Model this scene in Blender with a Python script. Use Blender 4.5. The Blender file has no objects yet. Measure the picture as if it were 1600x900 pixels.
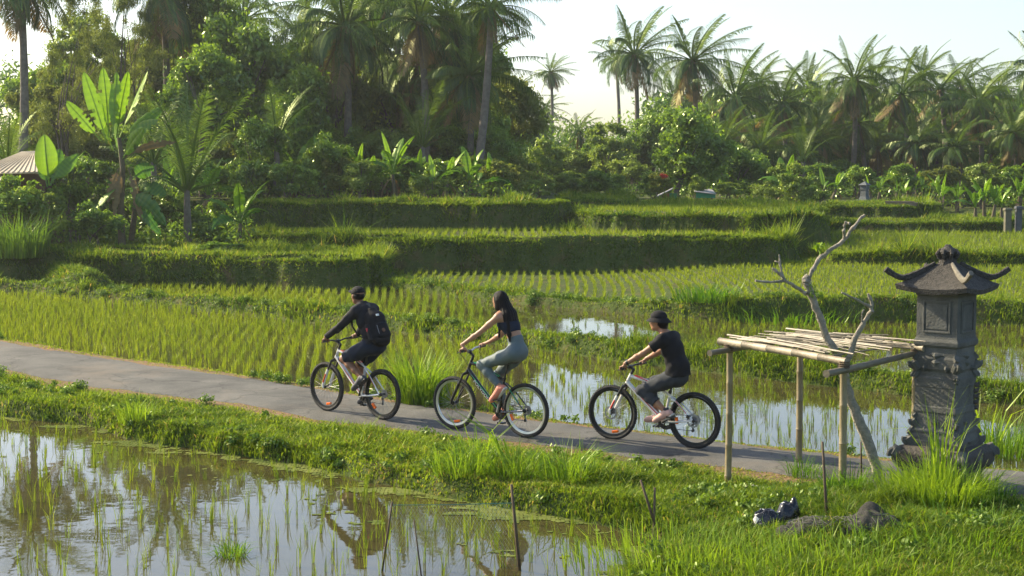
import bpy, math, random
import numpy as np
from mathutils import Vector, Matrix
R = math.radians
sc = bpy.context.scene
COL = sc.collection
rng = np.random.default_rng(7)
random.seed(7)

# ------------------------------------------------------------------ camera, sky, sun, exposure
CAMZ, F, PITCH = 3.3, 2350.0, math.atan(185/2350)
cam_d = bpy.data.cameras.new('camera')
cam = bpy.data.objects.new('camera', cam_d); COL.objects.link(cam)
cam.location = (0, 0, CAMZ); cam.rotation_euler = (math.pi/2-PITCH, 0, 0)
cam_d.sensor_width = 36; cam_d.lens = 36*F/1600; cam_d.clip_start = .1; cam_d.clip_end = 5000
sc.camera = cam
SUN_AZ, SUN_EL = R(-60), R(33)          # azimuth from +Y, negative to the left
w = bpy.data.worlds.new('World'); sc.world = w; w.use_nodes = True
nt = w.node_tree; nt.nodes.clear()
sky = nt.nodes.new('ShaderNodeTexSky'); sky.sky_type = 'NISHITA'; sky.sun_disc = False
sky.sun_elevation = SUN_EL; sky.sun_rotation = SUN_AZ
sky.air_density = 1.0; sky.dust_density = 2.0; sky.ozone_density = 1.6; sky.altitude = 50
bg = nt.nodes.new('ShaderNodeBackground'); bg.inputs[1].default_value = 0.135
wo = nt.nodes.new('ShaderNodeOutputWorld')
nt.links.new(sky.outputs[0], bg.inputs[0]); nt.links.new(bg.outputs[0], wo.inputs[0])
sun_d = bpy.data.lights.new('sun', 'SUN'); sun_d.energy = 5.0; sun_d.angle = R(.5); sun_d.color = (1, .865, .61)
sun = bpy.data.objects.new('sun', sun_d); COL.objects.link(sun)
SUNV = Vector((math.sin(SUN_AZ)*math.cos(SUN_EL), math.cos(SUN_AZ)*math.cos(SUN_EL), math.sin(SUN_EL)))
sun.rotation_euler = SUNV.to_track_quat('Z', 'Y').to_euler(); sun.location = SUNV*60
vs = sc.view_settings; vs.view_transform = 'Standard'; vs.look = 'None'; vs.gamma = 1; vs.exposure = 1.0
sc.cycles.use_denoising = True; sc.cycles.max_bounces = 8; sc.cycles.diffuse_bounces = 3
sc.cycles.glossy_bounces = 3; sc.cycles.transmission_bounces = 4; sc.cycles.volume_bounces = 0
sc.cycles.caustics_reflective = False; sc.cycles.caustics_refractive = False
sc.cycles.use_adaptive_sampling = True; sc.cycles.adaptive_threshold = .02
sc.render.use_persistent_data = False

# ------------------------------------------------------------------ helpers
CP, SP = math.cos(PITCH), math.sin(PITCH)
def ray(px, py):
    a = (px-800)/F; b = (450-py)/F
    return Vector((a, CP+b*SP, -SP+b*CP))
def P(px, py, z=0.):                      # where the sight line of a pixel of the photo meets height z
    d = ray(px, py); t = (z-CAMZ)/d.z
    return Vector((0, 0, CAMZ))+d*t
def PD(px, D, z=0.):                      # a pixel column at a forward distance
    return Vector(((px-800)/F*D, D, z))
def PY(px, py, D):                        # a pixel at forward distance D
    d = ray(px, py); return Vector((0, 0, CAMZ))+d*(D/d.y)
def proj(x, y, z):
    dz = z-CAMZ; dep = y*CP-dz*SP; up = y*SP+dz*CP
    return 800+F*x/dep, 450-F*up/dep

def tag(o, label=None, cat=None, group=None, kind=None):
    if label: o['label'] = label
    if cat: o['category'] = cat
    if group: o['group'] = group
    if kind: o['kind'] = kind
    return o
def link(name, me, mats=None, parent=None):
    o = bpy.data.objects.new(name, me); COL.objects.link(o)
    if mats is not None:
        for m in (mats if isinstance(mats, (list, tuple)) else [mats]): me.materials.append(m)
    if parent: o.parent = parent
    return o
def empty(name, loc=(0, 0, 0), rz=0.):
    o = bpy.data.objects.new(name, None); COL.objects.link(o)
    o.location = loc; o.rotation_euler = (0, 0, rz); o.empty_display_size = .2
    return o
def copy_tree(o, parent=None):
    c = o.copy(); COL.objects.link(c)
    if parent: c.parent = parent
    for ch in list(o.children): copy_tree(ch, c)
    return c

def mesh_np(name, V, tris, quads=None, t=None, smooth=False):
    V = np.asarray(V, np.float32).reshape(-1, 3)
    nt_ = 0 if tris is None else len(tris); nq = 0 if quads is None else len(quads)
    me = bpy.data.meshes.new(name)
    me.vertices.add(len(V)); me.vertices.foreach_set('co', V.ravel())
    parts = []
    if nt_: parts.append(np.asarray(tris, np.int32).ravel())
    if nq: parts.append(np.asarray(quads, np.int32).ravel())
    idx = np.concatenate(parts)
    me.loops.add(len(idx)); me.loops.foreach_set('vertex_index', idx)
    me.polygons.add(nt_+nq)
    st = np.concatenate([np.arange(nt_)*3, nt_*3+np.arange(nq)*4]).astype(np.int32)
    me.polygons.foreach_set('loop_start', st)
    me.update(calc_edges=True)
    me.polygons.foreach_set('use_smooth', np.full(nt_+nq, smooth, bool))
    if t is not None:
        a = me.attributes.new('t', 'FLOAT', 'POINT'); a.data.foreach_set('value', np.asarray(t, np.float32).ravel())
    me.update()
    return me

class MB:                                  # collects primitives into one mesh
    def __init__(s): s.V = []; s.F = []; s.n = 0
    def add(s, V, F):
        V = [tuple(v) for v in V]; s.V += V; s.F += [tuple(i+s.n for i in f) for f in F]; s.n += len(V); return s
    def tube(s, pts, rad, n=8, cap=True, flat=1.0):
        pts = [Vector(p) for p in pts]
        if not isinstance(rad, (list, tuple, np.ndarray)): rad = [rad]*len(pts)
        V = []; F_ = []; ref = None
        for i, p in enumerate(pts):
            a = pts[max(i-1, 0)]; b = pts[min(i+1, len(pts)-1)]
            d = (b-a); d = d.normalized() if d.length > 1e-9 else Vector((0, 0, 1))
            if ref is None: ref = Vector((0, 0, 1)) if abs(d.z) < .9 else Vector((1, 0, 0))
            u = d.cross(ref); u = u.normalized() if u.length > 1e-6 else Vector((1, 0, 0))
            v = u.cross(d).normalized(); ref = v
            for k in range(n):
                an = 2*math.pi*k/n
                V.append(p+u*math.cos(an)*rad[i]+v*math.sin(an)*rad[i]*flat)
        m = len(pts)
        for i in range(m-1):
            for k in range(n):
                k2 = (k+1) % n
                F_.append((i*n+k, i*n+k2, (i+1)*n+k2, (i+1)*n+k))
        if cap:
            F_.append(tuple(range(n-1, -1, -1))); F_.append(tuple((m-1)*n+k for k in range(n)))
        return s.add(V, F_)
    def box(s, c, size, rot=None, taper=1.0):
        c = Vector(c); hx, hy, hz = [q/2 for q in size]; M = rot if rot is not None else Matrix.Identity(3)
        V = []
        for z in (-hz, hz):
            tt = taper if z > 0 else 1
            for x, y in ((-hx, -hy), (hx, -hy), (hx, hy), (-hx, hy)): V.append(c+M@Vector((x*tt, y*tt, z)))
        return s.add(V, [(3, 2, 1, 0), (4, 5, 6, 7), (0, 1, 5, 4), (1, 2, 6, 5), (2, 3, 7, 6), (3, 0, 4, 7)])
    def torus(s, c, Rm, r, axis='Y', n=48, m=8, flat=1.0):
        V = []; F_ = []; c = Vector(c)
        for i in range(n):
            a = 2*math.pi*i/n
            for j in range(m):
                b = 2*math.pi*j/m
                rr = Rm+r*math.cos(b); q = r*flat*math.sin(b)
                if axis == 'Y': V.append(c+Vector((rr*math.cos(a), q, rr*math.sin(a))))
                else: V.append(c+Vector((rr*math.cos(a), rr*math.sin(a), q)))
                F_.append((i*m+j, i*m+(j+1) % m, ((i+1) % n)*m+(j+1) % m, ((i+1) % n)*m+j))
        return s.add(V, F_)
    def lathe(s, prof, c=(0, 0, 0), n=16, axis='Z'):
        V = []; F_ = []; c = Vector(c)
        for r, z in prof:
            for k in range(n):
                a = 2*math.pi*k/n
                if axis == 'Z': V.append(c+Vector((r*math.cos(a), r*math.sin(a), z)))
                else: V.append(c+Vector((r*math.cos(a), z, r*math.sin(a))))
        for i in range(len(prof)-1):
            for k in range(n): F_.append((i*n+k, i*n+(k+1) % n, (i+1)*n+(k+1) % n, (i+1)*n+k))
        F_.append(tuple(range(n-1, -1, -1))); F_.append(tuple((len(prof)-1)*n+k for k in range(n)))
        return s.add(V, F_)
    def mesh(s, name, smooth=True):
        me = bpy.data.meshes.new(name); me.from_pydata([tuple(v) for v in s.V], [], s.F); me.update()
        if smooth: me.polygons.foreach_set('use_smooth', np.ones(len(me.polygons), bool))
        return me
    def build(s, name, mat, parent=None, smooth=True, bevel=0.):
        o = link(name, s.mesh(name, smooth), mat, parent)
        if bevel:
            m = o.modifiers.new('b', 'BEVEL'); m.width = bevel; m.segments = 2; m.limit_method = 'ANGLE'
        if smooth: 
            try: o.data.set_sharp_from_angle(angle=R(40))
            except Exception: pass
        return o

def _h(ix, iy, s):
    n = (ix.astype(np.int64)*374761393+iy.astype(np.int64)*668265263+s*974711) & 0xffffffff
    n = ((n ^ (n >> 13))*1274126177) & 0xffffffff
    return ((n ^ (n >> 16)) & 0xffff)/65535.0
def vn(x, y, s=0):                         # value noise 0..1
    x = np.asarray(x, float); y = np.asarray(y, float)
    ix = np.floor(x); iy = np.floor(y); fx = x-ix; fy = y-iy
    fx = fx*fx*(3-2*fx); fy = fy*fy*(3-2*fy); ix = ix.astype(np.int64); iy = iy.astype(np.int64)
    a = _h(ix, iy, s); b = _h(ix+1, iy, s); c = _h(ix, iy+1, s); d = _h(ix+1, iy+1, s)
    return (a*(1-fx)+b*fx)*(1-fy)+(c*(1-fx)+d*fx)*fy
def fbm(x, y, s=0, o=3):
    v = 0; a = .5; t = 0
    for i in range(o): v = v+a*vn(x*2**i, y*2**i, s+i*17); t += a; a *= .5
    return v/t
def sst(a, b, x): t = np.clip((x-a)/(b-a), 0, 1); return t*t*(3-2*t)

# ------------------------------------------------------------------ materials
def newmat(name):
    m = bpy.data.materials.new(name); m.use_nodes = True; n = m.node_tree; n.nodes.clear()
    o = n.nodes.new('ShaderNodeOutputMaterial'); return m, n, o
def N(n, typ, **kw):
    q = n.nodes.new(typ)
    for k, v in kw.items():
        if k.startswith('i_'):
            q.inputs[k[2:].replace('_', ' ')].default_value = v
        else: setattr(q, k, v)
    return q
def c4(c): return (c[0], c[1], c[2], 1)
def leafmat(name, dark, light, trans=.45, gloss=.06, rough=.45, tcol=(1.25, 1.15, .55), rand=.5, dry=None):
    m, n, o = newmat(name); L = n.links
    at = N(n, 'ShaderNodeAttribute', attribute_name='t')
    oi = N(n, 'ShaderNodeObjectInfo')
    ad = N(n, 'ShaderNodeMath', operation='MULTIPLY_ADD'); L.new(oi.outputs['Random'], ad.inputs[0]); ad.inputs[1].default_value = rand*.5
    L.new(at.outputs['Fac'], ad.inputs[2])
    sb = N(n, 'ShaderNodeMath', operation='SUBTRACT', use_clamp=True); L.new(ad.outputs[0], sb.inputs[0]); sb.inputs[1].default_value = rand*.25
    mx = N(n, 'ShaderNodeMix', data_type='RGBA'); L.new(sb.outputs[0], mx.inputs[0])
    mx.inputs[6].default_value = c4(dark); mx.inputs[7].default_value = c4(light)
    if dry:
        s2 = N(n, 'ShaderNodeMath', operation='SUBTRACT', use_clamp=True); L.new(at.outputs['Fac'], s2.inputs[0]); s2.inputs[1].default_value = 1
        m3 = N(n, 'ShaderNodeMix', data_type='RGBA'); L.new(s2.outputs[0], m3.inputs[0]); L.new(mx.outputs[2], m3.inputs[6]); m3.inputs[7].default_value = c4(dry); mx = m3
    d = N(n, 'ShaderNodeBsdfDiffuse'); L.new(mx.outputs[2], d.inputs[0])
    mt = N(n, 'ShaderNodeMix', data_type='RGBA', blend_type='MULTIPLY'); mt.inputs[0].default_value = 1
    L.new(mx.outputs[2], mt.inputs[6]); mt.inputs[7].default_value = c4(tcol)
    tr = N(n, 'ShaderNodeBsdfTranslucent'); L.new(mt.outputs[2], tr.inputs[0])
    m1 = N(n, 'ShaderNodeMixShader'); m1.inputs[0].default_value = trans
    L.new(d.outputs[0], m1.inputs[1]); L.new(tr.outputs[0], m1.inputs[2])
    g = N(n, 'ShaderNodeBsdfGlossy'); g.inputs['Roughness'].default_value = rough; g.inputs[0].default_value = (.75, .85, .5, 1)
    m2 = N(n, 'ShaderNodeMixShader'); m2.inputs[0].default_value = gloss
    L.new(m1.outputs[0], m2.inputs[1]); L.new(g.outputs[0], m2.inputs[2]); L.new(m2.outputs[0], o.inputs[0])
    return m
def solid(name, col, rough=.6, metal=0., noise=0., nscale=20., col2=None, bump=0., bscale=60., spec=.5, coat=0.):
    m, n, o = newmat(name); L = n.links
    b = N(n, 'ShaderNodeBsdfPrincipled'); b.inputs['Base Color'].default_value = c4(col)
    b.inputs['Roughness'].default_value = rough; b.inputs['Metallic'].default_value = metal
    b.inputs['Specular IOR Level'].default_value = spec; b.inputs['Coat Weight'].default_value = coat
    tc = N(n, 'ShaderNodeTexCoord')
    if col2 is not None or noise:
        nz = N(n, 'ShaderNodeTexNoise'); nz.inputs['Scale'].default_value = nscale; nz.inputs['Detail'].default_value = 6
        nz.inputs['Roughness'].default_value = .65
        L.new(tc.outputs['Object'], nz.inputs['Vector'])
        rp = N(n, 'ShaderNodeMapRange'); rp.inputs[1].default_value = .3; rp.inputs[2].default_value = .7
        L.new(nz.outputs[0], rp.inputs[0])
        mx = N(n, 'ShaderNodeMix', data_type='RGBA'); L.new(rp.outputs[0], mx.inputs[0])
        mx.inputs[6].default_value = c4(col); mx.inputs[7].default_value = c4(col2 if col2 is not None else [q*(1-noise) for q in col])
        L.new(mx.outputs[2], b.inputs['Base Color'])
    if bump:
        nb = N(n, 'ShaderNodeTexNoise'); nb.inputs['Scale'].default_value = bscale; nb.inputs['Detail'].default_value = 5
        L.new(tc.outputs['Object'], nb.inputs['Vector'])
        bp = N(n, 'ShaderNodeBump'); bp.inputs['Strength'].default_value = bump; bp.inputs['Distance'].default_value = .02
        L.new(nb.outputs[0], bp.inputs['Height']); L.new(bp.outputs[0], b.inputs['Normal'])
    L.new(b.outputs[0], o.inputs[0]); return m

M = {}
M['grass'] = leafmat('grass', (.028, .09, .015), (.26, .36, .028), .55, .025, dry=(.36, .27, .12))
M['rice'] = leafmat('rice', (.08, .16, .014), (.26, .33, .028), .5, .025, rand=0)
M['blade'] = leafmat('tall_grass', (.06, .17, .014), (.24, .36, .028), .55, .04, rand=.2)
M['palm'] = leafmat('palm_leaf', (.026, .08, .022), (.14, .22, .032), .5, .05, .4)
M['drypalm'] = leafmat('dry_palm_leaf', (.16, .11, .05), (.30, .21, .10), .35, .03)
M['leaf'] = leafmat('tree_leaf', (.03, .10, .022), (.24, .38, .035), .55, .07, .3)
M['leafpale'] = leafmat('pale_leaf', (.09, .17, .03), (.27, .36, .06), .5, .045, .4)
M['leafbrown'] = leafmat('olive_leaf', (.07, .12, .03), (.25, .29, .06), .5, .03)
M['banana'] = leafmat('banana_leaf', (.025, .12, .022), (.20, .36, .022), .5, .05, .35)
M['red'] = leafmat('red_flower', (.35, .02, .03), (.6, .05, .06), .3, .05)
M['bark'] = solid('bark', (.16, .13, .10), .9, noise=.6, nscale=9, bump=.6, bscale=25)
M['palmbark'] = solid('palm_bark', (.20, .17, .135), .9, noise=.5, nscale=6, bump=.6, bscale=20)
M['stem'] = solid('banana_stem', (.13, .11, .05), .8, col2=(.07, .05, .03), nscale=7)

# haze: even, thin air round the camera and the whole scene
hm, n, o = newmat('haze'); pv = N(n, 'ShaderNodeVolumePrincipled'); pv.inputs['Color'].default_value = (.93, .96, 1, 1); pv.inputs['Density'].default_value = .00034; pv.inputs['Anisotropy'].default_value = .35
n.links.new(pv.outputs[0], o.inputs['Volume']); M['haze'] = hm
# ------------------------------------------------------------------ the lie of the land
def pix(lst, z): return [tuple(P(a, b, z))[:2] for a, b in lst]
def pd(lst): return [((a-800)/F*D, D) for a, D in lst]
BANK_EDGE = [(-500, 556), (-200, 602), (0, 634), (130, 650), (200, 668), (400, 700), (500, 716), (600, 738), (700, 756), (800, 772), (900, 788), (985, 806), (1028, 828), (1012, 858), (975, 885), (930, 930)]
ROAD_NEAR = [(-500, 510), (-200, 547), (0, 576), (125, 600), (250, 614), (375, 630), (500, 655), (700, 679), (860, 697), (1000, 712), (1140, 729), (1250, 745), (1420, 759), (1600, 771), (2100, 800)]
ROAD_FAR = [(-500, 474), (-200, 507), (0, 533), (125, 553), (250, 572), (375, 589), (469, 603), (640, 632), (860, 659), (1000, 675), (1140, 692), (1300, 711), (1600, 737), (2100, 775)]
near_edge = pix(BANK_EDGE, 0.); road_n = pix(ROAD_NEAR, 0.); road_f = pix(ROAD_FAR, 0.)
def shift(lst, dx, dy): return [(a+dx, b+dy) for a, b in lst]
shoulder = pix([(a, b-9) for a, b in ROAD_FAR], 0.)
T0 = near_edge+[(1.2, 8.), (0.5, 3.), (30, 3.)]+[(40, 17)]+shoulder[::-1]+[(-30, 30)]
TERR = [  # level, plan outline (front edge left to right, then round the back), inset where crop or water starts
 (.72, pd([(-900, 48), (-400, 46.5), (0, 44.6), (42, 44.6), (54, 47), (98, 47), (110, 44.3), (200, 43.8), (400, 43), (500, 42.3), (570, 42.6), (600, 44.2), (606, 47), (600, 52)])+[(-5, 200), (-90, 200)]),
 (1.1, pd([(300, 53), (480, 50), (560, 48.4), (640, 47.2), (800, 47.0), (1000, 47.3), (1150, 47.4), (1205, 48.2), (1240, 50.4), (1255, 54), (1260, 60)])+[(14, 200), (-12, 200)]),
 (2.13, pd([(-900, 60), (230, 60), (330, 56.5), (400, 55.5), (600, 54.8), (800, 54.5), (850, 55), (880, 57), (888, 63)])+[(3.5, 100), (-90, 200)]),
 (1.77, pd([(888, 57), (930, 54), (1000, 52.6), (1100, 52), (1200, 51.4), (1262, 52), (1288, 54), (1292, 60)])+[(15.5, 100), (14, 300), (0, 300)]),
 (2.05, pd([(800, 62), (840, 61.6), (970, 61.6), (992, 63.5), (995, 68)])+[(8, 120), (0, 120)]),
 (.27, pd([(590, 45), (640, 42.5), (740, 40.2), (850, 38), (1000, 35.8), (1150, 34.6), (1300, 34.3), (1430, 34.2), (1600, 33.4), (2100, 30.5)])+[(40, 60), (30, 200), (-5, 200)]),
 (.62, pd([(1245, 56), (1262, 50), (1300, 48.3), (1400, 47.6), (1600, 47), (2200, 45)])+[(60, 60), (40, 300), (15, 300)]),
 (1.06, pd([(1285, 68), (1295, 64.8), (1400, 64.2), (1560, 63.6), (1585, 66), (1590, 80)])+[(30, 120), (15, 300)]),
 (1.7, pd([(1280, 72), (1290, 68), (1430, 67.3), (1462, 69.5), (1470, 80)])+[(24, 120), (15, 300)]),
 (1.2, pd([(1560, 72), (1700, 72), (2300, 70)])+[(70, 90), (60, 300), (22, 300)]),
]
def bundline(lst, z=.1): return pix(lst, z)
BUNDS = [ # centre line, crest height, half width
 (bundline([(-400, 436), (-100, 440), (60, 446), (187, 457), (328, 470), (500, 488), (650, 503), (830, 524), (1000, 546), (1200, 569), (1400, 590), (1600, 609), (2000, 640)]), .16, .55),
 (pd([(600, 43.4), (660, 41.6), (740, 39.8), (850, 37.6), (1000, 35.4), (1150, 34.2), (1430, 33.8), (1600, 33)]), .38, .6),
 (pd([(-400, 46.8), (60, 45.2), (200, 44.3), (400, 43.6), (520, 43), (585, 44)]), .82, .5),
 (pd([(-900, 49), (-400, 48.6), (0, 47.2), (260, 46.6)]), .86, .5),
 (pd([(500, 50.5), (560, 48.9), (640, 47.8), (800, 47.6), (1150, 48)]), 1.18, .5),
 (pd([(-200, 55), (45, 45.4), (72, 45.2), (100, 44.8), (112, 43.0), (130, 42)]), .45, 1.1),
]
def seg_d(X, Y, a, b):
    ax, ay = a; bx, by = b; dx, dy = bx-ax, by-ay; L2 = dx*dx+dy*dy+1e-12
    t = np.clip(((X-ax)*dx+(Y-ay)*dy)/L2, 0, 1)
    return np.hypot(X-ax-t*dx, Y-ay-t*dy)
def poly_sd(X, Y, poly):                   # positive inside
    d = np.full(X.shape, 1e9); ins = np.zeros(X.shape, bool); n = len(poly)
    for i in range(n):
        a = poly[i]; b = poly[(i+1) % n]
        d = np.minimum(d, seg_d(X, Y, a, b))
        c = ((a[1] > Y) != (b[1] > Y)) & (X < (b[0]-a[0])*(Y-a[1])/((b[1]-a[1]) if b[1] != a[1] else 1e-12)+a[0])
        ins ^= c
    return np.where(ins, d, -d)
def line_d(X, Y, pts):
    d = np.full(X.shape, 1e9)
    for i in range(len(pts)-1): d = np.minimum(d, seg_d(X, Y, pts[i], pts[i+1]))
    return d
def yline(pts, X):                         # y of a left-to-right line at X
    p = sorted(pts); return np.interp(X, [q[0] for q in p], [q[1] for q in p])
WATER_N, WATER_F = -.15, -.1
# pools that glint between crops: pixel centre at water level and radii in px
def land(X, Y):
    """height, zone: 0 bed under water, 1 corridor by the road, 10+i terrace i, 5 dike; and distance inside its edge"""
    X = np.asarray(X, float); Y = np.asarray(Y, float)
    n1 = fbm(X*.8, Y*.8, 3)-.5; n2 = fbm(X*3.1, Y*3.1, 9)-.5; n3 = fbm(X*.5, Y*.9, 14)-.4; n4 = fbm(X*1.3, Y*1.3, 15)
    roadmid = line_d(X, Y, [((a[0]+b[0])/2, (a[1]+b[1])/2) for a, b in zip(road_n, road_f)])
    sd0 = poly_sd(X, Y, T0)
    isnear = Y < yline(road_n, X)
    bed = np.where(isnear, -.34, -.22)
    h = bed+.02*n2; zone = np.zeros(X.shape, int); ins = np.full(X.shape, 0.)
    s0 = sst(-.16, .2, sd0+.22*n1+.12*n2)
    rise = .05*sst(1.5, 3, roadmid)*np.where(isnear, 1, 0)+.22*sst(1.2, 3.4, X)*sst(16, 14.2, Y)*sst(1.1, 2.6, roadmid)
    lump = (.06*n1+.10*n2)*sst(1.0, 2.0, roadmid)*np.where(isnear, 1, .3)
    h0 = bed+(0.0+rise+lump-.012-bed)*s0
    zone = np.where(h0 > h+.1, 1, zone); ins = np.where(zone == 1, sd0, ins); h = np.maximum(h, h0)
    for i, (lv, poly) in enumerate(TERR):
        sd = poly_sd(X, Y, poly)
        if i == 5: lv = .05+.22*sst(930, 1180, 800+F*X/Y)
        nb_ = fbm(X*.31, Y*.45, 31+i)
        e = sd+.55*n1+.22*n2+.9*(nb_-.5)
        s = sst(-.16-.26*nb_*(.5+n4), .16, e)*.95+.05*sst(.1, 1.2, e)
        hh = -.3+(lv+.3)*s+(.05*n2+.14*n3*sst(1.6, .2, e))*s
        top = hh > h
        zone = np.where(top & (e > -.40), 10+i, zone); ins = np.where(top & (e > -.40), e, ins)
        h = np.maximum(h, hh)
    for bi_, (pts, cz, hw) in enumerate(BUNDS):
        if bi_ == 1: cz = .10+.28*sst(930, 1180, 800+F*X/Y); hw = .35+.25*sst(930, 1180, 800+F*X/Y)
        d = line_d(X, Y, pts)+.15*n2
        hh = -.3+(cz+.3+.16*n3+.08*n2)*sst(hw*(.8+.5*n4), hw*.2, d)
        top = hh > h+.01
        zone = np.where(top, 5, zone); ins = np.where(top, hw-d, ins)
        h = np.maximum(h, hh)
    far = sst(110, 400, Y); h = h+far*2*n1
    return h, zone, ins

Ds = np.concatenate([np.linspace(2.5, 10, 16)[:-1], np.arange(10, 28, .10), np.arange(28, 42, .14), np.arange(42, 57, .09), np.arange(57, 75, .2), np.geomspace(75, 150, 60)[:-1], np.geomspace(150, 2500, 24)])
us = np.concatenate([np.linspace(-1.3, -.42, 60)[:-1], np.linspace(-.42, .42, 760), np.linspace(.42, 1.3, 60)[1:]])
DD, UU = np.meshgrid(Ds, us, indexing='ij'); XX = DD*UU
hh, zz, ii = land(XX, DD)
nr, nc = DD.shape
V = np.stack([XX, DD, hh], -1).reshape(-1, 3)
k = np.arange(nr*nc).reshape(nr, nc)
Q = np.stack([k[:-1, :-1], k[:-1, 1:], k[1:, 1:], k[1:, :-1]], -1).reshape(-1, 4)
wet = np.clip((.05-hh)*6, 0, 1)*(zz == 0)
me = mesh_np('ground', V, None, Q, t=wet.ravel(), smooth=True)
rdist = line_d(XX, DD, road_f); rdn = line_d(XX, DD, road_n)
dirt = np.clip(sst(.75, .12, rdist+.5*(fbm(XX*1.8, DD*1.8, 201)-.5))+.8*sst(.7, .1, rdn+.5*(fbm(XX*1.8, DD*1.8, 202)-.5)), 0, 1)*(fbm(XX*.7, DD*.7, 203)*1.2+.3)
a_ = me.attributes.new('dirt', 'FLOAT', 'POINT'); a_.data.foreach_set('value', np.clip(dirt, 0, 1).astype(np.float32).ravel())
m, n, o = newmat('earth_and_turf'); L = n.links
b = N(n, 'ShaderNodeBsdfPrincipled'); b.inputs['Roughness'].default_value = .95; b.inputs['Specular IOR Level'].default_value = .15
ge = N(n, 'ShaderNodeNewGeometry'); at = N(n, 'ShaderNodeAttribute', attribute_name='t')
nz = N(n, 'ShaderNodeTexNoise'); nz.inputs['Scale'].default_value = 1.3; nz.inputs['Detail'].default_value = 8; nz.inputs['Roughness'].default_value = .7
L.new(ge.outputs['Position'], nz.inputs['Vector'])
cr = N(n, 'ShaderNodeValToRGB'); e = cr.color_ramp.elements
e[0].position = .3; e[0].color = (.035, .055, .012, 1); e[1].position = .68; e[1].color = (.11, .085, .035, 1)
e2 = cr.color_ramp.elements.new(.5); e2.color = (.06, .085, .018, 1)
L.new(nz.outputs[0], cr.inputs[0])
mx = N(n, 'ShaderNodeMix', data_type='RGBA'); L.new(at.outputs['Fac'], mx.inputs[0]); L.new(cr.outputs[0], mx.inputs[6]); mx.inputs[7].default_value = (.07, .052, .028, 1)
ad = N(n, 'ShaderNodeAttribute', attribute_name='dirt'); md = N(n, 'ShaderNodeMix', data_type='RGBA'); L.new(ad.outputs['Fac'], md.inputs[0]); L.new(mx.outputs[2], md.inputs[6]); md.inputs[7].default_value = (.20, .125, .07, 1)
L.new(md.outputs[2], b.inputs['Base Color'])
bp = N(n, 'ShaderNodeBump'); bp.inputs['Strength'].default_value = .7; bp.inputs['Distance'].default_value = .05
nb = N(n, 'ShaderNodeTexNoise'); nb.inputs['Scale'].default_value = 14; nb.inputs['Detail'].default_value = 5
L.new(ge.outputs['Position'], nb.inputs['Vector']); L.new(nb.outputs[0], bp.inputs['Height']); L.new(bp.outputs[0], b.inputs['Normal'])
L.new(b.outputs[0], o.inputs[0]); M['earth'] = m
ground = link('ground', me, m); tag(ground, 'terraced earth with grassy banks rising towards the palms', kind='structure')
def gz(x, y):
    h, z, i = land(np.array([x], float), np.array([y], float)); return float(h[0])

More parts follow.
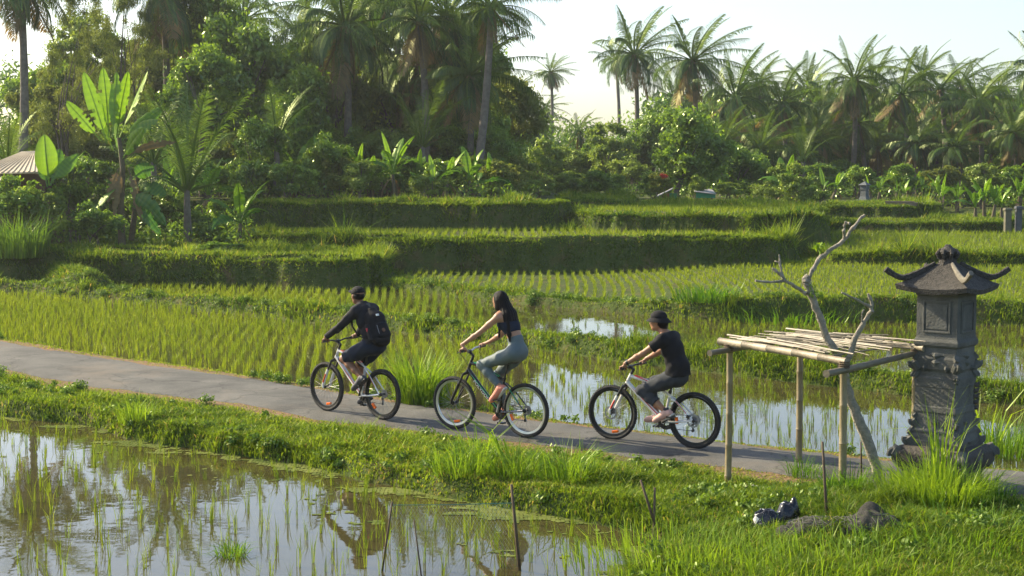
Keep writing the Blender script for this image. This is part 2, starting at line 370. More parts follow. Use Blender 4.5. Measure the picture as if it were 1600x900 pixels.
# road: one thin slab with a slightly ragged edge
def road_material():
    m, n, o = newmat('worn_asphalt'); L = n.links
    b = N(n, 'ShaderNodeBsdfPrincipled'); b.inputs['Roughness'].default_value = .85; b.inputs['Specular IOR Level'].default_value = .35
    ge = N(n, 'ShaderNodeNewGeometry')
    a = N(n, 'ShaderNodeTexNoise'); a.inputs['Scale'].default_value = .9; a.inputs['Detail'].default_value = 7; a.inputs['Roughness'].default_value = .6
    c = N(n, 'ShaderNodeTexNoise'); c.inputs['Scale'].default_value = 90; c.inputs['Detail'].default_value = 3
    L.new(ge.outputs['Position'], a.inputs['Vector']); L.new(ge.outputs['Position'], c.inputs['Vector'])
    r = N(n, 'ShaderNodeValToRGB'); e = r.color_ramp.elements
    e[0].position = .35; e[0].color = (.05, .049, .044, 1); e[1].position = .66; e[1].color = (.122, .117, .102, 1)
    L.new(a.outputs[0], r.inputs[0])
    mr = N(n, 'ShaderNodeMapRange'); mr.inputs[1].default_value = .3; mr.inputs[2].default_value = .7; mr.inputs[3].default_value = .6; mr.inputs[4].default_value = 1.4
    L.new(c.outputs[0], mr.inputs[0])
    mu = N(n, 'ShaderNodeMix', data_type='RGBA', blend_type='MULTIPLY'); mu.inputs[0].default_value = 1
    L.new(r.outputs[0], mu.inputs[6]); L.new(mr.outputs[0], mu.inputs[7])
    # hairline cracks and darker repair patches
    vo = N(n, 'ShaderNodeTexVoronoi', feature='DISTANCE_TO_EDGE'); vo.inputs['Scale'].default_value = .75; dn_ = N(n, 'ShaderNodeTexNoise'); dn_.inputs['Scale'].default_value = 2.5; dn_.inputs['Detail'].default_value = 5
    va = N(n, 'ShaderNodeVectorMath', operation='MULTIPLY_ADD'); L.new(ge.outputs['Position'], dn_.inputs['Vector']); L.new(dn_.outputs['Color'], va.inputs[0]); va.inputs[1].default_value = (.8, .8, 0); L.new(ge.outputs['Position'], va.inputs[2]); L.new(va.outputs[0], vo.inputs['Vector'])
    mc = N(n, 'ShaderNodeMapRange'); mc.inputs[1].default_value = .0; mc.inputs[2].default_value = .022; mc.inputs[3].default_value = .5; mc.inputs[4].default_value = 1; L.new(vo.outputs['Distance'], mc.inputs[0])
    m2 = N(n, 'ShaderNodeMix', data_type='RGBA', blend_type='MULTIPLY'); m2.inputs[0].default_value = 1; L.new(mu.outputs[2], m2.inputs[6]); L.new(mc.outputs[0], m2.inputs[7])
    dt = N(n, 'ShaderNodeTexNoise'); dt.inputs['Scale'].default_value = .55; dt.inputs['Detail'].default_value = 8; dt.inputs['Roughness'].default_value = .75; L.new(ge.outputs['Position'], dt.inputs['Vector'])
    m4 = N(n, 'ShaderNodeMapRange'); m4.inputs[1].default_value = .5; m4.inputs[2].default_value = .75; m4.inputs[4].default_value = .75; L.new(dt.outputs[0], m4.inputs[0])
    m3 = N(n, 'ShaderNodeMix', data_type='RGBA'); L.new(m4.outputs[0], m3.inputs[0]); L.new(m2.outputs[2], m3.inputs[6]); m3.inputs[7].default_value = (.17, .135, .095, 1)
    L.new(m3.outputs[2], b.inputs['Base Color'])
    bp = N(n, 'ShaderNodeBump'); bp.inputs['Strength'].default_value = .5; bp.inputs['Distance'].default_value = .01
    L.new(c.outputs[0], bp.inputs['Height']); L.new(bp.outputs[0], b.inputs['Normal']); L.new(b.outputs[0], o.inputs[0]); return m
def resample(pts, n):
    p = np.array(pts); s = np.concatenate([[0], np.cumsum(np.hypot(*np.diff(p, axis=0).T))]); q = np.linspace(0, s[-1], n)
    return np.stack([np.interp(q, s, p[:, 0]), np.interp(q, s, p[:, 1])], -1)
ra, rb = resample(road_n, 400), resample(road_f, 400)
nk = 9; V = []
for j in range(nk):
    f = j/(nk-1); p = ra*(1-f)+rb*f
    if j in (0, nk-1):
        jit = (fbm(p[:, 0]*2.2, p[:, 1]*2.2, 5)-.5)*.55; d = (rb-ra); d /= np.linalg.norm(d, axis=1)[:, None]; p = p+d*jit[:, None]
    z = .012+.02*math.sin(math.pi*f)
    V.append(np.column_stack([p, np.full(400, z if 0 < j < nk-1 else -.01)]))
V = np.concatenate(V); k = np.arange(400*nk).reshape(nk, 400)
Q = np.stack([k[:-1, :-1], k[:-1, 1:], k[1:, 1:], k[1:, :-1]], -1).reshape(-1, 4)
tag(link('road', mesh_np('road', V, None, Q, smooth=True), road_material()), 'narrow grey asphalt lane crossing the rice fields', kind='structure')

# water sheets
def water_material(name, mud, bump, sc_):
    m, n, o = newmat(name); L = n.links
    b = N(n, 'ShaderNodeBsdfPrincipled'); b.inputs['Roughness'].default_value = .02; b.inputs['IOR'].default_value = 1.36
    ge = N(n, 'ShaderNodeNewGeometry')
    a = N(n, 'ShaderNodeTexNoise'); a.inputs['Scale'].default_value = 1.1; a.inputs['Detail'].default_value = 6
    L.new(ge.outputs['Position'], a.inputs['Vector'])
    mx = N(n, 'ShaderNodeMix', data_type='RGBA'); L.new(a.outputs[0], mx.inputs[0]); mx.inputs[6].default_value = c4([q*.6 for q in mud]); mx.inputs[7].default_value = c4([q*1.4 for q in mud])
    L.new(mx.outputs[2], b.inputs['Base Color'])
    nb = N(n, 'ShaderNodeTexNoise'); nb.inputs['Scale'].default_value = sc_; nb.inputs['Detail'].default_value = 2
    L.new(ge.outputs['Position'], nb.inputs['Vector'])
    bp = N(n, 'ShaderNodeBump'); bp.inputs['Strength'].default_value = bump; bp.inputs['Distance'].default_value = .01
    L.new(nb.outputs[0], bp.inputs['Height']); L.new(bp.outputs[0], b.inputs['Normal'])
    L.new(b.outputs[0], o.inputs[0]); return m
M['water'] = water_material('paddy_water', (.055, .048, .018), .08, 4)
def sheet(name, poly, z, label):
    me = bpy.data.meshes.new(name); me.from_pydata([(x, y, z) for x, y in poly], [], [tuple(range(len(poly)))]); me.update()
    return tag(link(name, me, M['water']), label, kind='structure')
sheet('paddy_water', [(-14, 3), (6, 3), (6, 12), (3.2, 13.5), (1.9, 14.2)]+[(x, y+.5) for x, y in near_edge[10::-1]]+[(-25, 24)], WATER_N, 'still brown water of the near paddy')
fl = [(x, y-.35) for x, y in shoulder]
sheet('paddy_water', fl+[(40, 34), (30, 43), (-8, 50), (-40, 56)], WATER_F, 'shallow water of the paddies behind the road')
t = TERR[5][1]
# ------------------------------------------------------------------ grass and rice
def inview(x, y, z=0, mx=240, top=-60, bot=1060):
    a, b = proj(x, y, z); return (a > -mx) & (a < 1600+mx) & (b > top) & (b < bot)
def blades(x, y, z, h, wd, az, lean, curl, t, segs=2):
    """strips of grass: base, middle, tip"""
    n = len(x); ca, sa = np.cos(az), np.sin(az)
    fa = az+np.pi/2+rng.normal(0, .5, n); wx, wy = np.cos(fa)*wd/2, np.sin(fa)*wd/2
    b = np.stack([x, y, z], -1)
    m = b+np.stack([ca*lean*h*.45, sa*lean*h*.45, h*.55*np.cos(lean*.6)], -1)
    tp = b+np.stack([ca*(lean+curl)*h*.95, sa*(lean+curl)*h*.95, h*np.clip(np.cos(lean*.7+curl*.9), .05, 1)], -1)
    w_ = np.stack([wx, wy, 0*wx], -1)
    if segs == 2:
        V = np.stack([b-w_, b+w_, m+w_*.85, m-w_*.85, tp], 1).reshape(-1, 3)
        k = np.arange(n)[:, None]*5
        T = np.concatenate([k+[0, 1, 2], k+[0, 2, 3], k+[3, 2, 4]], 1).reshape(-1, 3)
        return V, T, np.repeat(t, 5)
    V = np.stack([b-w_, b+w_, tp], 1).reshape(-1, 3); k = np.arange(n)[:, None]*3
    return V, (k+[0, 1, 2]).reshape(-1, 3), np.repeat(t, 3)
def joinb(lst):
    V = []; T = []; C = []; n = 0
    for v, t_, c in lst: V.append(v); T.append(t_+n); C.append(c); n += len(v)
    return np.concatenate(V), np.concatenate(T), np.concatenate(C)

def sample(n, d0, d1, power, u=.40):
    """random plan points with density falling as distance**-power"""
    q = rng.random(n); e = 2-power
    D = (d0**e+q*(d1**e-d0**e))**(1/e) if abs(e) > 1e-6 else d0*(d1/d0)**q
    U = rng.uniform(-u, u, n); return D*U, D
def on_bank(x, y, h, zone, ins):
    """grassy places: anything above water that is not crop"""
    wl = np.where(y < yline(road_n, x), WATER_N, WATER_F)
    g = h > wl+.0
    rd = (y > yline(road_n, x)-.0) & (y < yline(road_f, x)+.0)
    mid = (yline(road_n, x)+yline(road_f, x))/2
    g &= ~rd
    return g
INSET = {15: .75, 11: 1.0, 13: .8, 14: .8, 16: .8, 17: .7, 10: .5}
def crop(x, y, zone, ins):
    c = np.zeros(x.shape, bool)
    for z_, i_ in INSET.items():
        far = {15: 48, 11: 54.0, 13: 61.0, 14: 66, 16: 66, 17: 66.5, 10: 45.6}[z_]
        c |= (zone == z_) & (ins > i_) & (y < far)
    return c
TINTS = []
def tint_at(x, y, s=21): return np.clip(.12+.75*fbm(x*.45, y*.45, s)+.35*(fbm(x*2.2, y*2.2, s+5)-.5), 0, 1)

def grass_layer(n, d0, d1, power, hmin, hmax, wfac, segs=2):
    x, y = sample(n, d0, d1, power)
    h, zone, ins = land(x, y)
    k = on_bank(x, y, h, zone, ins) & ~crop(x, y, zone, ins) & inview(x, y, h)
    k &= ~((zone == 12) & (y > 57)) 
    x, y, h, zone, ins = x[k], y[k], h[k], zone[k], ins[k]
    n = len(x)
    # length: clumps, ragged banks, short worn turf beside the road
    rn = np.abs(y-yline(road_n, x)); rf = np.abs(y-yline(road_f, x))
    worn = sst(.9, .15, rn)*(y < yline(road_n, x)+.3)+sst(.8, .1, rf)*(y > yline(road_f, x)-.3)
    worn = np.clip(worn+sst(.52, .70, fbm(x*.55, y*.55, 77))*(zone == 1)*.55*(y < yline(road_n, x)), 0, 1)
    cl = fbm(x*2.6, y*2.6, 41); big = sst(.5, .78, fbm(x*.9, y*.9, 43))
    H = hmin+(hmax-hmin)*(cl**1.3)*(0.55+1.0*big)
    H = H*(1-.72*worn)*rng.uniform(.55, 1.25, n)
    tz_ = zone >= 10; slope_ = tz_ & (ins < .0); rim = tz_ & (ins >= 0) & (ins < .7)
    H = H*np.where(slope_, .38, 1)*np.where(rim, .8+1.1*big, 1)
    H = H*np.where((zone >= 5) & ~slope_, 1+1.7*sst(.62, .78, fbm(x*.8, y*1.1, 46)), 1)*np.where(zone == 5, np.where((x*F/y > 0) & (x*F/y < 200) & (y > 33), .45, 1), 1)
    keep = (rng.random(n) > worn*.45) & ~(slope_ & (rng.random(n) < .35+.5*sst(.5, .7, fbm(x*1.2, y*1.2, 44))))
    x, y, h, H, worn, cl, zone = [a[keep] for a in (x, y, h, H, worn, cl, zone)]; n = len(x)
    t = tint_at(x, y)*.9+rng.normal(0, .20, n)+.02+.25*worn; dry_ = rng.random(n) < .05+.5*worn*fbm(x*1.3, y*1.3, 99); t = np.where(dry_, 1+rng.uniform(.3, 1, n), np.clip(t, 0, 1))
    wd = np.maximum(.006, wfac*y)*rng.uniform(.7, 1.4, n)
    return blades(x, y, h-.01, H, wd, rng.uniform(0, 2*np.pi, n), rng.uniform(0, .7, n), rng.uniform(.1, .9, n), t, segs)
A = grass_layer(480000, 10.6, 20, 1.2, .05, .27, .00078)
B = grass_layer(420000, 20, 42, 1.9, .06, .20, .00060)
C = grass_layer(800000, 42, 72, 1.0, .10, .30, .0008, 1)
V, T, t = joinb([A, B]); tag(link('grass', mesh_np('grass', V, T, t=t), M['grass']), 'bright green grass on the banks beside the road', 'grass', kind='stuff')
V, T, t = C; tag(link('grass', mesh_np('grass', V, T, t=t), M['grass']), 'grass covering the terrace walls and rims', 'grass', kind='stuff')
# fringe that hangs over and faces of the terrace walls: steep ground needs its own blades
def wall_fringe():
    out = []
    for i, (lv, poly) in enumerate(TERR):
        p = np.array(poly)
        nn = len(p)-2
        seg = p[:nn]
        L_ = np.hypot(*np.diff(seg, axis=0).T); s = np.concatenate([[0], np.cumsum(L_)])
        n = int(s[-1]*260) 
        q = rng.random(n)*s[-1]
        x = np.interp(q, s, seg[:, 0]); y = np.interp(q, s, seg[:, 1])
        off = rng.uniform(-.15, .35, n); y = y+off*1.0; x = x+rng.normal(0, .12, n)
        h, zone, ins = land(x, y)
        k = (zone == 10+i) & inview(x, y, h) & (y < 72); x, y, h = x[k], y[k], h[k]; n = len(x)
        H = rng.uniform(.06, .26, n)*(.25+1.5*fbm(x*.9, y*.9, 51)**1.5)
        t = np.clip(tint_at(x, y)*.6+rng.normal(0, .1, n), 0, 1)  # lower tint puts the shade of the wall into the blade colour
        out.append(blades(x, y, h, H, np.full(n, .035), rng.uniform(np.pi, 2*np.pi, n), rng.uniform(.2, 1.1, n), rng.uniform(.2, .9, n), t, 2))
    return joinb(out)
V, T, t = wall_fringe(); tag(link('grass', mesh_np('grass', V, T, t=t), M['grass']), 'shaggy grass hanging over the terrace walls', 'grass', kind='stuff')

def rice_clumps(x, y, z, H, nb, wd, t, spread=.35):
    n = len(x); rep = lambda a: np.repeat(a, nb)
    X = rep(x)+rng.normal(0, .012, n*nb); Y = rep(y)+rng.normal(0, .012, n*nb)
    return blades(X, Y, rep(z), rep(H)*rng.uniform(.65, 1.1, n*nb), rep(wd), rng.uniform(0, 2*np.pi, n*nb), np.abs(rng.normal(0, spread, n*nb)), rng.uniform(0, .35, n*nb), np.clip(rep(t)+rng.normal(0, .1, n*nb), 0, 1), 2 if nb > 4 else 1)
def lattice(d0, d1, sx, sy, ang, jit):
    w_ = d1*.42; xs = np.arange(-w_*1.3, w_*1.3, sx); ys = np.arange(d0-10, d1+10, sy)
    X, Y = np.meshgrid(xs, ys); X = X.ravel(); Y = Y.ravel()
    X = X+.12*np.sin(Y*.35)
    mid = (d0+d1)/2; ca, sa = math.cos(ang), math.sin(ang)
    x = X*ca-(Y-mid)*sa; y = mid+X*sa+(Y-mid)*ca
    x = x+rng.normal(0, jit, len(x)); y = y+rng.normal(0, jit, len(x))
    k = (y > d0) & (y < d1) & (np.abs(x) < y*.43); return x[k], y[k]
out = []
# flooded fields behind the road
x, y = lattice(18, 48, .225, .17, R(4), .03)
h, zone, ins = land(x, y)
k = (h < WATER_F-.06) & (y > yline(shoulder, x)-.1) & inview(x, y, h); x, y = x[k], y[k]
qx, qy = proj(x, y, 0*x-.1)
b1 = yline(BUNDS[0][0], x)
front = y < b1
dens = np.where(front, 1-.52*sst(700, 860, qx), .9-.25*sst(700, 900, qx))*(.75+.4*fbm(x*.8, y*.8, 63))
dens = dens*np.where((~front) & (qx > 755) & (qx < 985), .28, 1)
dens = np.where((front) & (y > b1-.75), 0, dens)
k = rng.random(len(x)) < dens; x, y, qx, front = x[k], y[k], qx[k], front[k]
n = len(x); t = np.clip(.15+.65*fbm(x*.4, y*.4, 61)+.12*sst(900, 500, qx)+rng.normal(0, .1, n), 0, 1)
H = (.17+.09*fbm(x*.6, y*.6, 62))*np.where(~front & (qx > 740), .7, 1)*(1+.12*sst(900, 600, qx))*rng.uniform(.75, 1.15, n)
out.append(rice_clumps(x, y, np.full(n, WATER_F-.03), H, 7, np.maximum(.0055, .00034*y), t, .14))
nriceA = n
# crops on the terraces
x, y = lattice(34, 50, .25, .22, R(-3), .02)
h, zone, ins = land(x, y); k = (zone == 15) & (ins > .5) & (y < 48.5) & inview(x, y, h); x, y, h = x[k], y[k], h[k]
out.append(rice_clumps(x, y, h, rng.uniform(.13, .21, len(x)), 5, np.full(len(x), .017), np.clip(.5+.5*fbm(x*.3, y*.3, 66), 0, 1), .3))
x, y = lattice(42, 67, .27, .26, R(2), .03)
h, zone, ins = land(x, y); k = crop(x, y, zone, ins) & (zone != 15) & inview(x, y, h); x, y, h = x[k], y[k], h[k]
out.append(rice_clumps(x, y, h, rng.uniform(.15, .26, len(x)), 4, np.full(len(x), .03), np.clip(.45+.5*fbm(x*.3, y*.3, 67), 0, 1), .3))
V, T, t = joinb(out); tag(link('rice_crop', mesh_np('rice_crop', V, T, t=t), M['rice']), 'rows of young yellow green rice filling the fields behind the road', 'rice', kind='stuff')
# near paddy: seedlings one can count; the nearest 300 are objects
seed_me = []
for v in range(9):
    nb = int(rng.integers(5, 9)); a = [np.zeros(nb)]*2
    Vv, Tt, tt = blades(rng.normal(0, .010, nb), rng.normal(0, .010, nb), np.full(nb, -.03), rng.uniform(.16, .33, nb), np.full(nb, .0062), rng.uniform(0, 6.28, nb), np.abs(rng.normal(0, .17, nb)), rng.uniform(0, .22, nb), rng.uniform(.1, .8, nb), 2)
    me = mesh_np('rice_seedling', Vv, Tt, t=tt); me.materials.append(M['rice']); seed_me.append(me)
x, y = lattice(10.5, 24, .25, .26, R(-14), .05)
h, zone, ins = land(x, y)
k = (h < WATER_N-.1) & (y < yline(road_n, x)) & inview(x, y, h, 120, bot=985) & (rng.random(len(x)) < .92*(.55+.6*fbm(x*.5, y*.5, 70))); x, y = x[k], y[k]
o_ = np.argsort(y)
for j in o_[:300]:
    ob = bpy.data.objects.new('rice_seedling', seed_me[int(rng.integers(9))]); COL.objects.link(ob)
    ob.location = (x[j], y[j], WATER_N); ob.rotation_euler = (0, 0, rng.uniform(0, 6.28)); s = rng.uniform(.6, 1.15); ob.scale = (s, s, s)
    tag(ob, 'sparse green rice seedling standing in the open brown water of the near paddy', 'rice seedling', 'rice seedlings in the near paddy')
r_ = o_[300:]; n = len(r_); x, y = x[r_], y[r_]
V, T, t = rice_clumps(x, y, np.full(n, WATER_N-.03), rng.uniform(.15, .30, n), 6, np.full(n, .0075), rng.uniform(.2, .8, n), .17)
tag(link('rice_crop', mesh_np('rice_crop', V, T, t=t), M['rice']), 'thin rice seedlings along the far side of the near paddy', 'rice', kind='stuff')
print('rice', nriceA, 'near rest', n)
# floating scum along the foot of the bank
xs = np.arange(-11, 4, .045); ys = np.arange(11.5, 24, .045); X, Y = np.meshgrid(xs, ys, indexing='ij')
sd = -poly_sd(X, Y, T0)
f = fbm(X*1.6, Y*3.2, 88, 4)+.20*(fbm(X*9, Y*9, 90)-.5)
ok = (sd > -.1) & (sd < .06+1.5*(f-.44)) & (f > .46) & (X < yline([(-12, 2), (4, 2)], X)*0+3.2)
ok |= (sd > 0) & (sd < 1.8) & (fbm(X*6, Y*9, 95, 3) > .80)
ii_, jj_ = np.nonzero(ok[:-1, :-1]); g = .0225
cx, cy = xs[ii_], ys[jj_]; n = len(cx); s_ = g*rng.uniform(.7, 1.25, n)
an = rng.uniform(0, 6.28, n); V = []
for q in range(5):
    a = an+q*2*np.pi/5; V.append(np.stack([cx+g+np.cos(a)*s_*1.3, cy+g+np.sin(a)*s_*1.3, np.full(n, WATER_N+.004)+.003*rng.random(n)], -1))
V = np.stack(V, 1).reshape(-1, 3); k = np.arange(n)[:, None]*5
T = np.concatenate([k+[0, 1, 2], k+[0, 2, 3], k+[0, 3, 4]], 1).reshape(-1, 3)
M['scum'] = leafmat('duckweed', (.07, .10, .025), (.20, .22, .06), .1, .03, rand=0)
tag(link('duckweed', mesh_np('duckweed', V, T, t=np.repeat(np.clip(fbm(cx*3, cy*3, 91)+rng.normal(0, .15, n), 0, 1), 5)), M['scum']), 'pale floating duckweed along the foot of the bank', 'duckweed', kind='stuff')

# broad leaved weeds among the grass of the near bank and the dikes
x, y = sample(5200, 11.5, 44, .9); h, zone, ins = land(x, y)
k = on_bank(x, y, h, zone, ins) & ~crop(x, y, zone, ins) & inview(x, y, h) & (fbm(x*.9, y*.9, 300) > .47) & (np.abs(y-yline(road_n, x)) > .35); x, y, h = x[k], y[k], h[k]
WEED = (x, y, h)
# ------------------------------------------------------------------ plants: unit crowns first
def frond_np(L_, az, el, droop, npair=40, lf=.26, lw=.018, hang=.5, base=(0, 0, 0), tone=.4, blow=(0., 0.), fold=1.0):
    """one feather-shaped palm frond: a bent rachis with leaflets both sides"""
    ns = 14; s = np.linspace(0, 1, ns); e = el-droop*s**1.4
    dx = np.cos(e); dz = np.sin(e); st = L_/(ns-1)
    r = np.concatenate([[0], np.cumsum(dx[:-1])*st]); z = np.concatenate([[0], np.cumsum(dz[:-1])*st])
    ca, sa = math.cos(az), math.sin(az)
    C_ = np.stack([r*ca+blow[0]*s**2*L_, r*sa+blow[1]*s**2*L_, z], -1)+np.array(base)
    V = []; T = []; tt = []
    side = np.array([-sa, ca, 0.])
    wr = .020*(1-s*.8)
    up = np.stack([-np.sin(e)*ca, -np.sin(e)*sa, np.cos(e)], -1)
    a = C_+side*wr[:, None]; b = C_-side*wr[:, None]; c = C_-up*wr[:, None]*1.2
    V.append(np.stack([a, b, c], 1).reshape(-1, 3))
    for i in range(ns-1):
        for p, q in ((0, 1), (1, 2), (2, 0)):
            T += [(i*3+p, i*3+q, i*3+3+q), (i*3+p, i*3+3+q, i*3+3+p)]
    tt.append(np.full(ns*3, .75)); nb = ns*3
    u = np.linspace(.16, .995, npair); u = u+rng.normal(0, .004, npair)
    P_ = np.stack([np.interp(u, s, C_[:, k]) for k in range(3)], -1)
    E = np.interp(u, s, e); Tn = np.stack([np.cos(E)*ca, np.cos(E)*sa, np.sin(E)], -1)
    U_ = np.stack([-np.sin(E)*ca, -np.sin(E)*sa, np.cos(E)], -1)
    ln = L_*lf*(np.sin(np.pi*np.clip(u*.86+.12, 0, 1))**.6)*rng.uniform(.85, 1.1, npair)
    for sg in (-1, 1):
        fwd = .55+.5*u; 
        d = side*sg*fold+Tn*fwd[:, None]+U_*(.25-.3*rng.random(npair))[:, None]
        d /= np.linalg.norm(d, axis=1)[:, None]
        m_ = P_+d*(ln*.5)[:, None]+np.array([0, 0, -1])*(ln*hang*.12)[:, None]
        t_ = P_+d*(ln*(1-.25*hang))[:, None]+np.array([0, 0, -1])*(ln*hang*rng.uniform(.5, 1.0, npair))[:, None]
        wv = np.cross(d, U_); wv = wv/np.linalg.norm(wv, axis=1)[:, None]*(lw*L_/2.)+Tn*(lw*L_*.3)
        q = np.stack([P_-wv*.5, P_+wv*.5, m_+wv, m_-wv, t_], 1).reshape(-1, 3)
        k = nb+np.arange(npair)[:, None]*5
        T += np.concatenate([k+[0, 1, 2], k+[0, 2, 3], k+[3, 2, 4]], 1).reshape(-1, 3).tolist()
        V.append(q); nb += npair*5
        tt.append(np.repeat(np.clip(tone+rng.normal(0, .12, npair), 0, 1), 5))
    return np.concatenate(V), np.array(T), np.concatenate(tt)
def crown_np(nf, el0, el1, droop, L_=1., hang=.6, npair=38, wind=.12, lf=.27, lw=.02):
    out = []
    for i in range(nf):
        f = (i+.5)/nf; az = i*2.39996+rng.normal(0, .15)
        el = el0+(el1-el0)*f**.85+rng.normal(0, .08)
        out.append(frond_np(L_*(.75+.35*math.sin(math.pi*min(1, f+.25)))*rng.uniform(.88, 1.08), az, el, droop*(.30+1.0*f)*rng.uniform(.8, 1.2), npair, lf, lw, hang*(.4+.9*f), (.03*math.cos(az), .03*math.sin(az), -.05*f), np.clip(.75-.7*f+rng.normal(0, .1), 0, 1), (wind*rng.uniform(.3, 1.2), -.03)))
    return joinb(out)
def as_mesh(name, vtt, mat): 
    me = mesh_np(name, vtt[0], vtt[1], t=vtt[2]); me.materials.append(mat); return me
CR = []
for nf, e0, e1, dr in ((32, 1.35, -.75, 1.25), (28, 1.45, -.5, 1.4), (36, 1.3, -1.0, 1.1), (26, 1.5, -.3, 1.2), (34, 1.25, -1.1, 1.35), (19, 1.4, -.9, 1.5), (23, 1.2, -1.2, 1.0)):
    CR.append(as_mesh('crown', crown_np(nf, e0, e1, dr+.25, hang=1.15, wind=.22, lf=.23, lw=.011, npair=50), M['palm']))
DRY = [as_mesh('dry_fronds', crown_np(n_, -.7, -1.35, .35, .8, .8, 26), M['drypalm']) for n_ in (5, 7, 3)]
YOUNG = [as_mesh('crown', crown_np(n_, 1.5, .45, dr_, 1., .6, 34, .08, .25, .0075), M['palm']) for n_, dr_ in ((14, 1.1), (11, .9))]
nut = MB()
for i in range(9):
    a = i*2.4; r_ = .055+.02*(i % 2); nut.lathe([(.004, -.045), (.03, -.035), (.04, 0), (.03, .035), (.004, .045)], (r_*math.cos(a), r_*math.sin(a), -.07-.02*(i % 3)), 8)
NUTS = nut.mesh('coconuts'); M['nut'] = solid('coconut', (.16, .15, .04), .5, col2=(.25, .14, .04), nscale=5); NUTS.materials.append(M['nut'])

def palm(px, py, D, rpx, label, var=0, group='coconut palms', bpx=None, dry=1, nuts=True, base=None, sc_=None):
    top = PY(px, py, D); bp = PD(bpx if bpx is not None else px+rng.uniform(-12, 12), D); b = Vector((bp.x, bp.y, 0)); b.z = gz(b.x, b.y)-.1
    root = empty('coconut_palm', b); tag(root, label, 'palm tree', group)
    t = top-b; hgt = t.length; mb = MB(); pts = []; rad = []
    s_ = sc_ or rpx*D/F*(1.08 if px < 850 else .98); tr = min(.20, .10+.012*hgt)
    for i in range(13):
        f = i/12; bend = math.sin(f*math.pi)*.02*hgt
        pts.append(Vector((t.x*f**1.3+bend, t.y*f, t.z*f))); rad.append(tr*(1.45-.9*min(1, f*5) if f < .1 else 1.0-.38*f)+(.012 if i % 2 else 0))
    mb.tube(pts, rad, 9); mb.build('trunk', M['palmbark'], root)
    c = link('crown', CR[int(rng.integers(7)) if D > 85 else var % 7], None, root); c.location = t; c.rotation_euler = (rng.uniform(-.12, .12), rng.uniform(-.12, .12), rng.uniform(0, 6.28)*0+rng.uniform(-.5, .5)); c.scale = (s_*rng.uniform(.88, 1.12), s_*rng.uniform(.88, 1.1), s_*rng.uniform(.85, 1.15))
    if dry:
        d = link('dry_fronds', DRY[(var+dry) % 3], None, root); d.location = t-Vector((0, 0, .05*s_)); d.rotation_euler = (0, 0, rng.uniform(0, 6.28)); d.scale = (s_,)*3
    if nuts:
        d = link('coconuts', NUTS, None, root); d.location = t; d.scale = (s_*.75,)*3
    return root

def leaf_cloud(cl, n, size, flat=.0, seed=0, aspect=.42):
    """leaves through the volume of overlapping clumps: cl = (x, y, z, r) rows"""
    cl = np.asarray(cl, float); p = cl[:, 3]**2; p /= p.sum(); c = rng.choice(len(cl), n, p=p)
    d = rng.normal(size=(n, 3)); d /= np.linalg.norm(d, axis=1)[:, None]
    stray = 1+.55*(rng.random(n) < .14)*rng.random(n)
    d[:, 2] = np.where((d[:, 2] < -.3) & (rng.random(n) < .6), -d[:, 2], d[:, 2])
    rr = cl[c, 3]*(rng.random(n)**.55)*rng.uniform(.8, 1.2, n)*stray
    pos = cl[c, :3]+d*rr[:, None]*np.array([1, 1, .82])
    nrm = d*.7+rng.normal(0, .55, (n, 3))+np.array([0, 0, .45]); nrm /= np.linalg.norm(nrm, axis=1)[:, None]
    ax = rng.normal(size=(n, 3)); ax -= nrm*(ax*nrm).sum(1)[:, None]; ax[:, 2] -= .35; ax /= np.linalg.norm(ax, axis=1)[:, None]
    sd = np.cross(nrm, ax); s_ = size*rng.uniform(.6, 1.3, n)[:, None]
    q = np.stack([pos-ax*s_*.5, pos+sd*s_*aspect*.5-nrm*s_*.06, pos+ax*s_*.5-nrm*s_*.15, pos-sd*s_*aspect*.5-nrm*s_*.06], 1).reshape(-1, 3)
    k = np.arange(n)[:, None]*4; T = np.concatenate([k+[0, 1, 2], k+[0, 2, 3]], 1).reshape(-1, 3)
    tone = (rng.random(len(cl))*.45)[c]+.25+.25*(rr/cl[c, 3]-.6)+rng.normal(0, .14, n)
    return q, T, np.repeat(np.clip(tone, 0, 1), 4)
def unit_clumps(n, lo=.22, hi=.42, spread=.68, sy=1., base=-1.):
    out = []
    for i in range(n):
        d = rng.normal(size=3); d /= np.linalg.norm(d); r = spread*rng.random()**.35
        p = d*r; p[2] = p[2]*sy
        if p[2] < base: p[2] = -p[2]
        out.append((*p, rng.uniform(lo, hi)))
    return out
CLUMPS = {'round': [unit_clumps(40, .13, .40, .86) for _ in range(5)], 'loose': [unit_clumps(26, .12, .28, .85) for _ in range(2)], 'low': [unit_clumps(26, .12, .38, .85, 1., -.5) for _ in range(4)], 'feather': [unit_clumps(60, .08, .2, .95) for _ in range(2)]}
SPEC = {'round': (13000, .105), 'loose': (8500, .10), 'low': (6000, .135), 'feather': (20000, .05)}
_cache = {}
def crown_mesh(kind, v, mat):
    k = (kind, v % len(CLUMPS[kind]), mat)
    if k not in _cache:
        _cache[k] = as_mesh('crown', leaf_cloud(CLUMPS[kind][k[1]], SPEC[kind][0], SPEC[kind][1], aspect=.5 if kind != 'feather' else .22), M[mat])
    return _cache[k]
